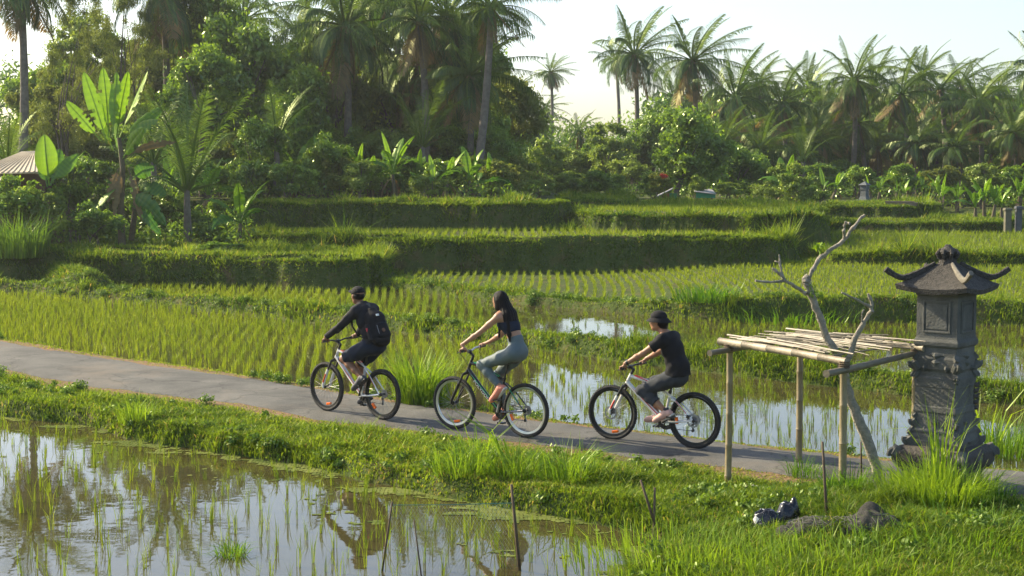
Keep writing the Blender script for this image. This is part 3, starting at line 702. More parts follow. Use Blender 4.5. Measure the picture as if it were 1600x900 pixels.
def tree(px, py, rx, ry, D, label, kind='round', mat='leaf', v=0, name='broadleaf_tree', cat='tree', group=None, base_px=None, stem=.035, multi=1):
    c = PY(px, py, D); bx = PD(base_px if base_px is not None else px, D).x; g = gz(bx, D)
    root = empty(name, (bx, D, g-.05)); tag(root, label, cat, group)
    wx, wz = rx*D/F, ry*D/F; loc = c-root.location
    cr = link('crown' if name != 'bush' else 'foliage', crown_mesh(kind, v, mat), None, root)
    cr.location = loc; cr.scale = (wx*1.05, (wx+wz)/2*1.0, wz*1.05); cr.rotation_euler = (0, 0, rng.uniform(0, 6.28)*(1 if kind != 'feather' else .3))
    mb = MB(); r0 = max(.035, stem*(wx+wz)); 
    fork = Vector((loc.x*.3, 0, max(.15, (loc.z-wz*.75))))
    for q in range(multi):
        o_ = Vector((rng.uniform(-.3, .3)*wx*.6, rng.uniform(-.2, .2), 0)) if multi > 1 else Vector((0, 0, 0))
        fk = fork+o_*1.6
        mb.tube([o_, o_+(fk-o_)*.5+Vector((rng.uniform(-.08, .08), 0, 0))*wx, fk], [r0*1.35, r0, r0*.75], 8)
        for j in range(7 if multi == 1 else 3):
            cx_, cy_, cz_, _ = CLUMPS[kind][v % len(CLUMPS[kind])][j*2+q]
            e_ = loc+Vector((cx_*wx, cy_*wx, cz_*wz)); m_ = (fk+e_)/2+Vector((0, 0, .1*wz)); mb.tube([fk, m_, e_], [r0*.6, r0*.35, r0*.12], 6)
    mb.build('trunk' if name != 'bush' else 'stems', M['bark'], root)
    return root

# banana leaves -----------------------------------------------------
def paddle_np(pts, wd, nrm, cols=4, tear=.12, tone=.5, vee=.25):
    """a broad leaf along a bent midrib (list of points), split into two halves that rise from the rib"""
    pts = np.array([tuple(p) for p in pts], float); n = 22
    s0 = np.linspace(0, 1, len(pts)); s = np.linspace(0, 1, n)
    c = np.stack([np.interp(s, s0, pts[:, k]) for k in range(3)], -1)
    for _ in range(3): c[1:-1] = (c[:-2]+c[1:-1]*2+c[2:])/4
    t = np.gradient(c, axis=0); t /= np.linalg.norm(t, axis=1)[:, None]
    nr = np.array(nrm, float); sd = np.cross(t, nr); sd /= np.linalg.norm(sd, axis=1)[:, None]+1e-9; up = np.cross(sd, t)
    st = .20; f = np.clip((s-st)/(1-st), 0, 1); wp = wd*.5*(np.sin(np.pi*np.clip(f, 0, 1)**.75)**.55)
    wp = np.where(s < st, .02*wd+.012, np.maximum(wp, .004))
    V = []; T = []; k = 0; tt = []
    for sg in (-1, 1):
        for i in range(n-1):
            if s[i] >= st and rng.random() < tear: 
                cut = rng.uniform(.2, .8)
            else: cut = 1.
            for j in range(cols):
                a, b_ = j/cols, (j+1)/cols
                if b_ > cut+.26: break
                ff = lambda ii, q: c[ii]+sd[ii]*sg*q*wp[ii]+up[ii]*(vee*q-.35*q*q)*wp[ii]*(1+.25*math.sin(ii*1.7))
                V += [ff(i, a), ff(i, b_), ff(i+1, b_), ff(i+1, a)]; T += [(k, k+1, k+2), (k, k+2, k+3)]; k += 4
                tn = tone+(.10 if i % 2 else -.06); tt += [tn]*4
    ti = np.clip(np.array(tt)+.0, 0, 1)
    rb = .011+.02*wd*(1-s)
    m0 = len(V)
    for i in range(n):
        V += [c[i]+sd[i]*rb[i], c[i]-sd[i]*rb[i], c[i]-up[i]*rb[i]*1.5]
    for i in range(n-1):
        for p, q in ((0, 1), (1, 2), (2, 0)): T += [(m0+i*3+p, m0+i*3+q, m0+i*3+3+q), (m0+i*3+p, m0+i*3+3+q, m0+i*3+3+p)]
    return np.array(V), np.array(T), np.concatenate([ti, np.full(n*3, .9)])
def arc_pts(L_, el, droop, n=7):
    p = [(0, 0, 0)]; 
    for i in range(n-1):
        e = el-droop*(i/(n-1))**1.5; x, _, z = p[-1]; p.append((x+L_/(n-1)*math.cos(e), 0, z+L_/(n-1)*math.sin(e)))
    return p
BL = [as_mesh('leaf', paddle_np(arc_pts(1., e_, d_), w_, (-.3, .2*q, 1.), tear=tr_, tone=tn), M['banana']) for q, (e_, d_, w_, tr_, tn) in enumerate(((1.3, .7, .24, .05, .75), (1.1, 1.3, .26, .3, .5), (.8, 1.5, .26, .45, .35), (1.45, .3, .20, .02, .9), (.5, 1.7, .24, .5, .3)))]
M['deadleaf'] = leafmat('dead_banana_leaf', (.12, .08, .04), (.26, .18, .09), .25, .03)
DL = as_mesh('dead_leaf', paddle_np(arc_pts(1., -.5, 1.0), .16, (0, .3, 1.), tear=.3, tone=.5), M['deadleaf'])
def banana(px, py_base, D, top, label, nl=8, group=None, v=0, stems=1, dead=2, spread=1.):
    x, y = PD(px, D)[:2]; g = gz(x, y); root = empty('banana_plant', (x, y, g)); tag(root, label, 'banana plant', group)
    H = PY(px, top, D).z-g; 
    tips = []
    for q in range(stems):
        o_ = Vector((rng.uniform(-.35, .35)*(stems > 1), rng.uniform(-.3, .3)*(stems > 1), 0)); hs = H*rng.uniform(.26, .40)
        tp = o_*1.6+Vector((rng.uniform(-.1, .1), 0, hs)); MB().tube([o_, (o_+tp)/2, tp], [.11, .085, .05], 8).build('stem', M['stem'], root); tips.append(tp)
    for i in range(nl):
        f = i/max(1, nl-1); k = (0, 3, 0, 1, 1, 2, 2, 4, 4, 2)[(i*(10//nl if nl < 10 else 1)) % 10]
        lf = link('leaf', BL[k], None, root); lf.location = tips[i % stems]
        s_ = (H-tips[i % stems].z)*rng.uniform(.75, 1.1)*(1.0 if k in (0, 3) else .95)
        lf.scale = (s_, s_, s_); lf.rotation_euler = (0, rng.uniform(-.1, .1), i*2.4+v)
    for i in range(dead):
        lf = link('dead_leaf', DL, None, root); lf.location = tips[i % stems]*.95; s_ = H*.4; lf.scale = (s_,)*3; lf.rotation_euler = (0, .3, i*2.2+v)
    return root

wx_, wy_, wh_ = WEED; rr_ = rng.uniform(.04, .12, len(wx_))*(.7+wy_/40)
M['weed'] = leafmat('weed_leaf', (.025, .085, .015), (.17, .27, .03), .45, .05, rand=0)
tag(link('weeds', as_mesh('weeds', leaf_cloud(np.stack([wx_, wy_, wh_+.05, rr_], -1), 60000, .045, aspect=.55), M['weed'])), 'low broad leaved weeds mixed into the bank grass', 'weeds', kind='stuff')
# ------------------------------------------------------------------ planting
LM = [(60, 'the tan sheet roof'), (150, 'the upright banana leaves'), (230, 'the grey banana stem'), (300, 'the big young palm'), (372, 'the small banana plant'), (432, 'the tuft of stiff fronds'), (512, 'the round dark bush'), (585, 'the single upright banana leaf'), (650, 'the leaning banana trunks'), (735, 'the spreading banana plant'), (800, 'the right end of the left grove'), (861, 'the lone far palm'), (930, 'the smooth green bush'), (990, 'the slim palm trunk'), (1058, 'the glossy tree trunk'), (1100, 'the green hut'), (1150, 'the dark round tree'), (1234, 'the pale bush'), (1350, 'the small stone shrine'), (1420, 'the low block wall'), (1490, 'the dark gap before the banana clump'), (1545, 'the bright banana clump'), (1590, 'the stone posts')]
def where(px): q = min(LM, key=lambda a: abs(a[0]-px)); return ('left of ' if px < q[0]-9 else 'right of ' if px > q[0]+9 else 'behind ')+q[1]
G1 = 'coconut palms of the left grove'; G2 = 'coconut palms across the right of the skyline'
palm(30, -45, 62, 115, 'coconut palm at the left edge, grey trunk rising alone out of the frame', 2, G1, 34, dry=2)
palm(252, -25, 72, 120, 'tall coconut palm behind the olive tree, its paired fronds hanging over the top edge', 0, G1, 258)
palm(330, 60, 80, 95, 'dark coconut palm half hidden behind the leafy trees above the upright banana leaves', 4, G1)
palm(540, 35, 68, 128, 'coconut palm with a wide ragged crown over the round dark bush', 0, G1, 538, dry=2)
palm(618, -15, 74, 110, 'coconut palm whose crown touches the top edge between two dense palms', 1, G1)
palm(700, 22, 70, 120, 'largest dark coconut palm of the dense group above the banana trunks', 2, G1)
palm(768, 8, 64, 82, 'coconut palm on the right rim of the left grove, fronds sweeping into open sky', 1, G1, 742)
palm(655, 95, 72, 110, 'mid height coconut palm with drooping fronds under the tallest crowns', 4, G1)
palm(735, 115, 66, 95, 'dark drooping coconut palm under the palm that leans into the sky', 2, G1, dry=2)
palm(790, 165, 78, 62, 'small coconut palm at the foot of the grove where the gap of sky begins', 4, G1)
palm(590, 140, 76, 90, 'low coconut palm between the climbing creeper and the dense group', 0, G1)
palm(480, 75, 78, 95, 'coconut palm behind the slender stemmed tree beside the gap of sky', 3, G1)
palm(655, 30, 66, 90, 'coconut palm with upright crown crowding the dense group from the front', 3, G1)
palm(560, 0, 84, 100, 'coconut palm whose crown fills the gap of sky at the top of the grove', 2, G1)
palm(700, 175, 68, 75, 'short coconut palm with hanging fronds just above the banana plants', 4, G1, dry=2)
palm(380, 30, 86, 85, 'far coconut palm peeping between the leafy trees left of the slim stems', 1, G1)
palm(835, 200, 110, 40, 'little hazy coconut palm left of the lone palm in the gap', 0, 'hazy palms in the gap', dry=0)
palm(861, 112, 150, 38, 'lone far coconut palm standing clear against the sky in the gap', 2, 'hazy palms in the gap', 858)
palm(852, 168, 155, 34, 'lower hazy coconut palm right below the lone palm in the gap', 4, 'hazy palms in the gap')
palm(905, 205, 112, 44, 'drooping palm with weeping fronds right of the gap, above the low bushes', 4, 'hazy palms in the gap')
palm(992, 82, 104, 84, 'tall slim coconut palm with the straightest bare trunk, right of the sky gap', 0, G2, 990, dry=2)
palm(962, 92, 140, 46, 'smaller palm with yellow fronds just behind the tall slim palm', 1, G2)
palm(1083, 92, 97, 92, 'coconut palm with a broad upright crown behind the round leafy tree', 3, G2)
for i, (px, py, D, r_, lb) in enumerate((
 (1052, 150, 118, 55, 'palm crown filling the space between the slim palm and the broad upright crown'),
 (1150, 150, 92, 82, 'windswept palm just right of the broad upright crown, tips feathered by wind'),
 (1222, 160, 96, 76, 'windswept palm above the pale bush on the terrace corner'),
 (1285, 175, 104, 66, 'palm with thin ragged crown left of the highest crown of the right row'),
 (1335, 122, 92, 78, 'highest palm of the right row, with three paddle-like upright fronds'),
 (1408, 145, 90, 76, 'palm with a shaggy fountain crown above the grey stone pillar shrine'),
 (1470, 138, 94, 74, 'palm right of the shaggy fountain crown, fronds opening like a fan'),
 (1530, 158, 90, 76, 'palm above the bright banana clump near the right edge'),
 (1585, 205, 84, 64, 'low palm at the right edge above the two stone posts'),
 (1628, 112, 78, 84, 'palm cut by the right edge, dark arching fronds reaching in over the sky'),
 (1130, 220, 88, 62, 'short palm tucked behind the round leafy tree'),
 (1188, 232, 86, 66, 'short palm with a dry skirt left of the pale bush'),
 (1252, 228, 90, 62, 'short palm directly behind the pale bush'),
 (1308, 222, 96, 58, 'short palm left of the bare trunks in the right row'),
 (1372, 226, 98, 58, 'short palm among the bare trunks of the right row'),
 (1432, 222, 88, 66, 'short dark palm above the low stone wall'),
 (1492, 228, 86, 66, 'short dark palm between the stone wall and the bright banana clump'),
 (1548, 238, 92, 62, 'short dark palm right behind the bright banana clump'),
 (1610, 245, 88, 66, 'short palm sliding out of the right edge near the ground'),
 (1385, 175, 112, 60, 'further palm seen between the two shaggiest crowns of the right row'),
 (1250, 190, 116, 60, 'further palm filling the dip in the right row above the pale bush'),
 (1500, 190, 112, 60, 'further palm filling the dip above the bright banana clump'),
 (1110, 175, 112, 55, 'further palm seen through the windswept crowns right of the leafy tree'))):
    palm(px, py, D, r_, lb, (i*3+1) % 5, G2, dry=1+i % 2, nuts=i % 2 == 0)
for i, (px, py, D, r_) in enumerate(((1185, 128, 108, 62), (1262, 142, 112, 60), (1305, 160, 100, 62), (1365, 132, 108, 62), (1440, 118, 106, 60), (1502, 128, 104, 60), (1560, 135, 106, 62), (1152, 198, 100, 60), (1222, 205, 102, 60), (1282, 212, 92, 56), (1340, 190, 94, 60), (1462, 195, 98, 60), (1525, 208, 96, 58), (1585, 165, 100, 60), (1410, 200, 98, 60))):
    palm(px, py, D, r_, f'{("ragged", "leaning", "shaggy")[i % 3]} palm filling the {"upper" if py < 170 else "lower"} canopy {where(px)}', (i*2+1) % 5, G2, dry=1+i % 2, nuts=False)
# young palms whose fronds rise from near the ground
def young(px, py, D, rpx, label, v=0, h=.3):
    c = PY(px, py, D); g = gz(c.x, D); root = empty('young_palm', (c.x, D, g)); tag(root, label, 'young palm', 'young palms')
    hh_ = max(.15, c.z-g); MB().tube([(0, 0, 0), (0, 0, hh_*.6), (0, 0, hh_)], [.16, .12, .09], 8).build('trunk', M['palmbark'], root)
    k = link('crown', YOUNG[v], None, root); k.location = (0, 0, hh_); s_ = rpx*D/F; k.scale = (s_,)*3; k.rotation_euler = (0, 0, v*1.3+px)
    return root
young(292, 290, 51, 165, 'big young coconut palm with pale arching fronds right of the upright banana leaves', 0)
young(432, 215, 60, 100, 'young palm with a tuft of stiff fronds left of the round dark bush', 1)
young(12, 260, 54, 95, 'dark young palm at the left edge above the tan sheet roof', 0)
young(712, 292, 61, 40, 'spiky little palm on the terrace under the banana plants', 1)
young(660, 225, 64, 95, 'young palm with upright fronds in the middle of the dense group', 0)
young(240, 250, 54, 110, 'young palm behind the upright banana leaves', 1)
young(1255, 250, 84, 60, 'young palm rising behind the pale bush on the terrace', 0)

GT = 'leafy trees of the left grove'
tree(110, 105, 75, 130, 64, 'olive brown feathery tree at the upper left behind the tan sheet roof', 'feather', 'leafbrown', 0, 'feathery_tree', group=GT, multi=5, stem=.01)
tree(205, 70, 62, 110, 70, 'second olive feathery tree between the two tall palm trunks at upper left', 'feather', 'leafbrown', 1, 'feathery_tree', group=GT, multi=4, stem=.01)
tree(60, 190, 60, 70, 66, 'dull olive tree low at the left edge over the roof', 'loose', 'leafbrown', 0, group=GT)
tree(325, 45, 68, 62, 74, 'leafy tree with bright rim at the top, left of the glossy tree', 'round', 'leaf', 0, group=GT)
tree(388, 112, 68, 92, 68, 'large glossy dark leafed tree left of the slim stems', 'round', 'leaf', 1, group=GT)
tree(318, 150, 65, 70, 64, 'dark leafy tree behind the big young palm', 'round', 'leaf', 2, group=GT)
tree(440, 40, 55, 60, 82, 'tree of slim bare stems and thin leaves against the sky gap', 'feather', 'leaf', 0, group=GT, multi=3, stem=.012)
tree(470, 185, 55, 75, 66, 'creeper hung leafy tree left of the wide ragged palm', 'round', 'leaf', 0, group=GT)
tree(525, 150, 52, 90, 72, 'tall narrow leafy tree wrapped in creeper in front of the wide ragged palm', 'round', 'leafpale', 1, group=GT)
tree(600, 165, 60, 80, 78, 'olive leafy tree seen between the palms at mid grove', 'loose', 'leafbrown', 1, group=GT)
tree(690, 215, 58, 60, 74, 'dark leafy tree behind the banana trunks', 'round', 'leaf', 2, group=GT)
tree(770, 230, 48, 50, 76, 'dull green leafy tree at the right foot of the grove', 'round', 'leafpale', 0, group=GT)
tree(735, 60, 40, 60, 74, 'dark leafy mass filling the dense palms near the sky', 'round', 'leaf', 1, group=GT)
tree(580, 50, 50, 55, 84, 'leafy tree high between the palm crowns at the top of the grove', 'round', 'leaf', 2, group=GT)
tree(270, 120, 50, 85, 78, 'leafy tree between the olive feathery tree and the glossy tree', 'round', 'leafpale', 2, group=GT)
GR = 'trees behind the terraces on the right'
tree(1078, 236, 68, 62, 76, 'round glossy leafy tree with bright top standing over the little green hut', 'round', 'leaf', 0, group=GR, base_px=1058)
tree(1150, 262, 48, 45, 80, 'dark round tree merging with the right side of the glossy leafy tree', 'round', 'leaf', 1, group=GR)
tree(946, 232, 52, 48, 96, 'dull grey green tree left of the slim palm trunk', 'loose', 'leafpale', 0, group=GR)
tree(1020, 225, 40, 42, 100, 'leafy tree between the slim palm trunk and the round glossy tree', 'round', 'leaf', 2, group=GR)
tree(1290, 262, 40, 42, 96, 'dark tree behind the right end of the terraces, left of the stone pillar shrine', 'round', 'leaf', 2, group=GR)
tree(1470, 268, 50, 45, 98, 'dark tree filling the wood above the low stone wall', 'round', 'leaf', 0, group=GR)
tree(1590, 275, 50, 45, 90, 'dark tree at the right edge behind the stone posts', 'round', 'leaf', 1, group=GR)
tree(1200, 215, 45, 50, 118, 'olive tree deep in the right row behind the windswept palms', 'loose', 'leafbrown', 1, group=GR)
tree(1350, 240, 40, 50, 116, 'sunlit olive tree glimpsed between the bare trunks', 'round', 'leafpale', 1, group=GR)
# bushes
GB = 'bushes at the foot of the palms'
for i, (px, py, rx, ry, D, kind, mat, lb) in enumerate((
 (60, 335, 62, 45, 47.6, 'low', 'leafpale', 'wide pale bush under the tan sheet roof at the left edge'),
 (22, 312, 55, 40, 46.6, 'low', 'leaf', 'bush hiding the wall of the hut at the left edge'),
 (120, 300, 50, 50, 50, 'low', 'leaf', 'leafy bush between the tan sheet roof and the upright banana leaves'),
 (148, 345, 42, 38, 47.8, 'low', 'leaf', 'dark bush at the foot of the grey banana stem'),
 (250, 330, 55, 48, 52, 'low', 'leaf', 'dark bush right of the grey banana stem'),
 (330, 350, 42, 40, 52, 'low', 'leaf', 'dark bush under the big young palm'),
 (395, 300, 45, 45, 58, 'low', 'leaf', 'dark bush above the small banana plant on the lower terrace'),
 (395, 240, 45, 50, 60, 'round', 'leaf', 'tall dark bush left of the tuft of stiff fronds'),
 (457, 282, 38, 30, 57.5, 'low', 'leaf', 'bush on the terrace rim left of the round dark bush'),
 (512, 254, 46, 48, 60, 'round', 'leaf', 'round dark bush with a smooth dome above the terrace rim'),
 (565, 282, 36, 28, 58.5, 'low', 'leafpale', 'light bush right of the round dark bush'),
 (612, 280, 34, 26, 60, 'low', 'leaf', 'bush beside the leaning banana trunks'),
 (668, 292, 34, 20, 58, 'low', 'leafpale', 'low bush at the terrace rim in front of the banana trunks'),
 (770, 290, 36, 22, 60, 'low', 'leafpale', 'yellow green low bush right of the banana trunks'),
 (815, 278, 40, 32, 66, 'low', 'leafbrown', 'olive bush at the right foot of the grove'),
 (850, 248, 42, 38, 92, 'low', 'leafpale', 'hazy olive bush below the lone far palm'),
 (842, 296, 30, 16, 63, 'low', 'leafpale', 'small bush at the end of the upper terrace'),
 (885, 292, 34, 18, 78, 'low', 'leafpale', 'low yellow green bush left of the smooth green hedge bush'),
 (935, 290, 46, 22, 76, 'low', 'leaf', 'wide smooth green bush left of the red flowered bush'),
 (985, 262, 34, 24, 92, 'low', 'leafpale', 'light bush at the foot of the slim palm trunk'),
 (900, 262, 38, 28, 98, 'low', 'leafpale', 'olive bush under the weeping palm'),
 (1090, 292, 15, 20, 70, 'low', 'leafpale', 'small yellow green sapling in front of the green hut'),
 (1140, 298, 24, 12, 73, 'low', 'leafpale', 'low plants right of the green hut'),
 (1195, 296, 30, 16, 72, 'low', 'leafpale', 'low leafy plants left of the pale bush'),
 (1234, 288, 46, 40, 67, 'loose', 'leafpale', 'large pale bush on the terrace corner'),
 (1275, 305, 22, 16, 69, 'low', 'leaf', 'small dark bush right of the pale bush'),
 (1318, 290, 38, 36, 90, 'low', 'leaf', 'dark bush left of the grey stone pillar shrine'),
 (1385, 292, 36, 34, 92, 'low', 'leaf', 'dark bush right of the grey stone pillar shrine'),
 (1440, 298, 36, 30, 90, 'low', 'leaf', 'dark bush behind the low stone wall'),
 (1495, 300, 36, 30, 88, 'low', 'leaf', 'dark bush left of the bright banana clump'),
 (1580, 305, 34, 34, 84, 'low', 'leaf', 'dark bush behind the stone posts'),
 (1640, 310, 40, 40, 82, 'low', 'leaf', 'dark bush past the stone posts at the right edge'),
 (350, 392, 58, 16, 47.2, 'low', 'leaf', 'bluish low shrub spilling over the lower terrace under the small banana plant'))):
    tree(px, py, rx, ry, D, lb, kind, mat, i, 'bush', 'bush', GB, multi=3, stem=.012)
rb_ = tree(1032, 288, 24, 22, 74, 'reddish bush with crimson flowers left of the round glossy tree', 'loose', 'leafbrown', 0, 'flowering_bush', 'bush', multi=3, stem=.012)
f = leaf_cloud([(.1, -.4, .55, .24), (.2, -.38, .52, .2), (.03, -.36, .6, .2)], 300, .12); fo = link('flowers', as_mesh('flowers', f, M['red']), None, rb_); fo.location = rb_.children[0].location; fo.scale = rb_.children[0].scale

# banana plants
GN = 'banana plants'
banana(372, 352, 50.5, 268, 'small banana plant with broad dark leaves on the lower terrace', 8, GN, 0, 1, 1)
banana(618, 300, 58.5, 205, 'banana plant with one upright leaf left of the leaning trunks', 7, GN, 1.1, 1)
banana(690, 300, 58.5, 228, 'banana plant with leaning pale trunks at the middle of the grove', 8, GN, .4, 2)
banana(735, 300, 59, 222, 'banana plant with spreading pale leaves at the right of the leaning trunks', 8, GN, 2, 2)
banana(655, 300, 60, 235, 'banana plant in shade behind the leaning trunks', 7, GN, 2.7, 1)
for i, (px, D, top, lb, v_) in enumerate(((1310, 84, 262, 'shaded banana plant left of the bare trunks', 1), (1335, 82, 258, 'shaded banana plant beside the grey stone pillar shrine', 2), (1392, 82, 256, 'shaded banana plant between the stone shrine and the stone wall', 3),
   (1418, 80, 268, 'shaded banana plant over the left end of the stone wall', 4), (1462, 80, 272, 'shaded banana plant over the right end of the stone wall', 1), (1498, 79, 280, 'shaded banana plant left of the bright clump', 2), (1592, 76, 268, 'shaded banana plant behind the stone posts', 4),
   (1240, 76, 238, 'banana plant with torn pale leaf behind the pale bush', 3), (1215, 78, 258, 'shaded banana plant left of the pale bush', 2))):
    banana(px, 0, D, top, lb, 7, GN, v_, 2 if i % 2 else 1)
for px, top, lb in ((1524, 284, 'leftmost plant of the bright banana clump'), (1538, 272, 'tall second plant of the bright banana clump'), (1551, 280, 'middle plant of the bright banana clump, right of the tall one'), (1565, 286, 'right plant of the bright banana clump, next to the stone posts')):
    banana(px, 0, 68+rng.uniform(0, 1), top, lb, 6, 'bright banana clump', px, 1, 0)
# the hero plant: tall grey stem with upright paddle leaves
D0 = 49.5; bx = PD(190, D0).x; root = empty('banana_plant', (bx, D0, gz(bx, D0))); tag(root, 'tall banana plant with glowing upright paddle leaves on a grey stem, left side', 'banana plant')
O = root.location.copy()
MB().tube([Vector((0, 0, -.1)), PY(189, 320, D0)-O, PY(192, 262, D0)-O, PY(186, 215, D0)-O], [.13, .10, .09, .06], 10).build('stem', M['stem'], root)
MB().tube([PY(205, 375, D0+.5)-O, PY(212, 320, D0+.4)-O, PY(215, 275, D0+.4)-O], [.1, .09, .06], 9).build('stem', M['stem'], root)
for a, b_, wp_, tn, dd in (((168, 225), (131, 112), 27, .95, 0), ((158, 220), (106, 158), 22, .9, -.2), ((170, 215), (157, 104), 24, .85, .3), ((176, 215), (181, 112), 20, .7, .1), ((182, 215), (204, 112), 20, .9, -.3), ((186, 215), (226, 110), 24, .45, .4), ((190, 220), (250, 165), 24, .35, .5), ((192, 235), (250, 188), 24, .5, -.3), ((178, 235), (137, 165), 22, .8, .5),
      ((190, 250), (232, 200), 24, .6, -.6), ((186, 245), (165, 170), 24, .55, .6), ((200, 300), (264, 352), 27, .25, -.4), ((212, 290), (262, 305), 25, .3, -.2), ((205, 320), (250, 368), 22, .2, .2), ((188, 290), (150, 335), 24, .35, -.4), ((205, 280), (240, 262), 26, .3, .1), ((180, 300), (160, 280), 20, .3, .3), ((80, 0), (0, 0), 0, 0, 0)):
    if not wp_: continue
    A_ = PY(a[0], a[1], D0)-O; B_ = PY(b_[0], b_[1], D0+dd)-O; B_.y += dd; md = (A_+B_)/2+Vector((0, dd*.3, .12*(B_-A_).length*(1 if B_.z < A_.z+1 else .15)))
    o_ = link('leaf', as_mesh('leaf', paddle_np([A_, md, B_], wp_*D0/F*.98, (.8*rng.normal(), -.8, .5), tear=.22, tone=tn), M['banana']), None, root)
for a, b_ in (((195, 245), (275, 222)), ((190, 262), (178, 340)), ((200, 262), (222, 345)), ((186, 262), (168, 318))):
    A_ = PY(a[0], a[1], D0-.1)-O; B_ = PY(b_[0], b_[1], D0-.3)-O
    link('dead_leaf', as_mesh('dead_leaf', paddle_np([A_, (A_+B_)/2+Vector((0, 0, .15)), B_], .28, (.3, -.9, .3), tear=.3, tone=.5), M['deadleaf']), None, root)
# single bright leaf over the roof
D1 = 47.6; bx = PD(74, D1).x; root = empty('banana_plant', (bx, D1, gz(bx, D1))); tag(root, 'small banana plant with one huge bright yellow green leaf beside the tan sheet roof', 'banana plant')
O = root.location.copy(); MB().tube([Vector((0, 0, -.1)), PY(76, 300, D1)-O], [.07, .04], 8).build('stem', M['stem'], root)
for a, b_, wp_, tn, dd in (((77, 290), (69, 210), 30, 1., 0), ((79, 290), (88, 232), 22, .3, .4), ((74, 292), (60, 238), 18, .35, .4), ((80, 285), (118, 240), 18, .4, .3)):
    A_ = PY(a[0], a[1], D1)-O; B_ = PY(b_[0], b_[1], D1)-O+Vector((0, dd, 0)); link('leaf', as_mesh('leaf', paddle_np([A_, (A_+B_)/2+Vector((0, -.05, 0)), B_], wp_*D1/F*1.15, (.2, -.9, .3), tear=.02, tone=tn), M['banana']), None, root)
# climbers and low growth that close the gaps at the foot of the trees
GC = 'shrubs closing the edge of the jungle'
for i in range(30):
    px = 60+i*26; rk = i % 2; D = (66 if rk else 59.5)+(i % 3)*.8
    if px > 800: break
    c_ = ('dark', 'pale', 'glossy', 'olive', 'deep green')[i % 5]
    tree(px, 240 if rk else 278, 36+6*(i % 3), 42 if rk else 30, D, f'{c_} {"tall" if rk else "low"} jungle shrub {where(px)}', 'round' if rk else 'low', ('leaf', 'leafpale', 'leaf', 'leafbrown', 'leaf')[i % 5], i, 'bush', 'bush', GC, multi=3, stem=.012)
for i in range(17):
    px = 60+i*46; D = 74+(i % 3)*2
    if px > 800: break
    tree(px, 175+(i % 4)*14-(20 if px < 700 else -10), 52, 62, D, f'{("shaded", "creeper hung", "sunlit", "thick leaved")[i % 4]} tree in the grove {where(px)}', 'round', ('leaf', 'leafbrown', 'leafpale')[i % 3], i+1, group=GT)
for i in range(11):
    px = 130+i*62; D = 82+(i % 3)*2
    if px > 780: break
    tree(px, 80+(i % 3)*26, 50, 58, D, f'{("tall shaded", "tall creeper hung", "tall sunlit")[i % 3]} rear tree {where(px)}', 'round', ('leafpale', 'leaf', 'leafbrown')[i % 3], i, group=GT)
for i in range(26):
    px = 830+i*32; rk = i % 2; D = (98 if rk else 80)+(i % 3)
    if 1330 < px < 1400 and rk: continue
    top = 268 if px > 1150 else 280
    c_ = ('olive', 'dark', 'pale', 'deep green', 'dull')[i % 5]
    tree(px, (top-22 if rk else top+12), 34, 34 if rk else 22, D, f'{c_} {"tall" if rk else "low"} shrub on the wood edge {where(px)}', 'round' if rk else 'low', ('leafbrown', 'leaf', 'leafpale', 'leaf', 'leaf')[i % 5], i, 'bush', 'bush', GC, multi=3, stem=.012)
for i in range(14):
    px = 1115+i*40; D = 106+(i % 3)*3
    tree(px, 215+(i % 3)*14, 40, 48, D, f'{("shaded", "olive", "thick leaved")[i % 3]} tree among palms {where(px)}', 'round', ('leaf', 'leafbrown', 'leaf')[i % 3], i, group=GR)
for i, (px, D, top) in enumerate(((95, 56, 215), (270, 58, 205), (330, 57, 235), (455, 61, 225), (560, 60, 215), (590, 59, 235), (770, 60, 240), (480, 64, 200), (400, 63, 195))):
    banana(px, 0, D, top, f'{("shaded", "broad leaved")[i % 2]} banana plant in the grove {where(px)}', 8, GN, i, 1+i % 2, 2)
for i, (px, D) in enumerate(((1290, 78), (1365, 79), (1405, 76), (1440, 82), (1478, 77), (1512, 82), (1610, 78), (1640, 80))):
    banana(px, 0, D, 262+(i % 3)*7, f'{("dark", "dusky")[i % 2]} banana plant {where(px)}', 7, GN, i, 2, 1)
# the wood behind everything: reads as one mass
cl = []
for px in np.arange(-900, 2500, 22):
    gap = 805 < px < 1010
    D = rng.uniform(122, 150) if gap else rng.uniform(105, 135)
    top = 205 if gap else (110 if px <= 780 else 148)
    if px < -50 or px > 1650: D = rng.uniform(70, 130)
    for zt in np.arange(0, 1, .10):
        p = PY(px+rng.uniform(-12, 12), 300-(300-top)*zt+rng.uniform(-12, 12), D+rng.uniform(-5, 5)); cl.append((p.x, p.y, p.z, rng.uniform(1.1, 2.3)))
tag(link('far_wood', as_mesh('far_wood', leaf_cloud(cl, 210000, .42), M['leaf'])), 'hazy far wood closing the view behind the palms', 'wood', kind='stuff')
cl = []
for px in np.arange(-900, 2500, 8):
    D = rng.uniform(58, 66) if px < 840 else rng.uniform(78, 90)
    p = PD(px, D); cl.append((p.x, p.y, gz(p.x, p.y)+.3, rng.uniform(.4, .9)))
    if px < 390:
        for D in (rng.uniform(50, 53), rng.uniform(53, 57)): p = PD(px, D); cl.append((p.x, p.y, gz(p.x, p.y)+.3, rng.uniform(.4, .8)))
    if px < 820:
        p = PD(px, rng.uniform(68, 74)); cl.append((p.x, p.y, gz(p.x, p.y)+1.5, rng.uniform(1., 1.9)))
tag(link('undergrowth', as_mesh('undergrowth', leaf_cloud(cl, 130000, .16), M['leaf'])), 'tangled green undergrowth between the bushes and trunks', 'undergrowth', kind='stuff')

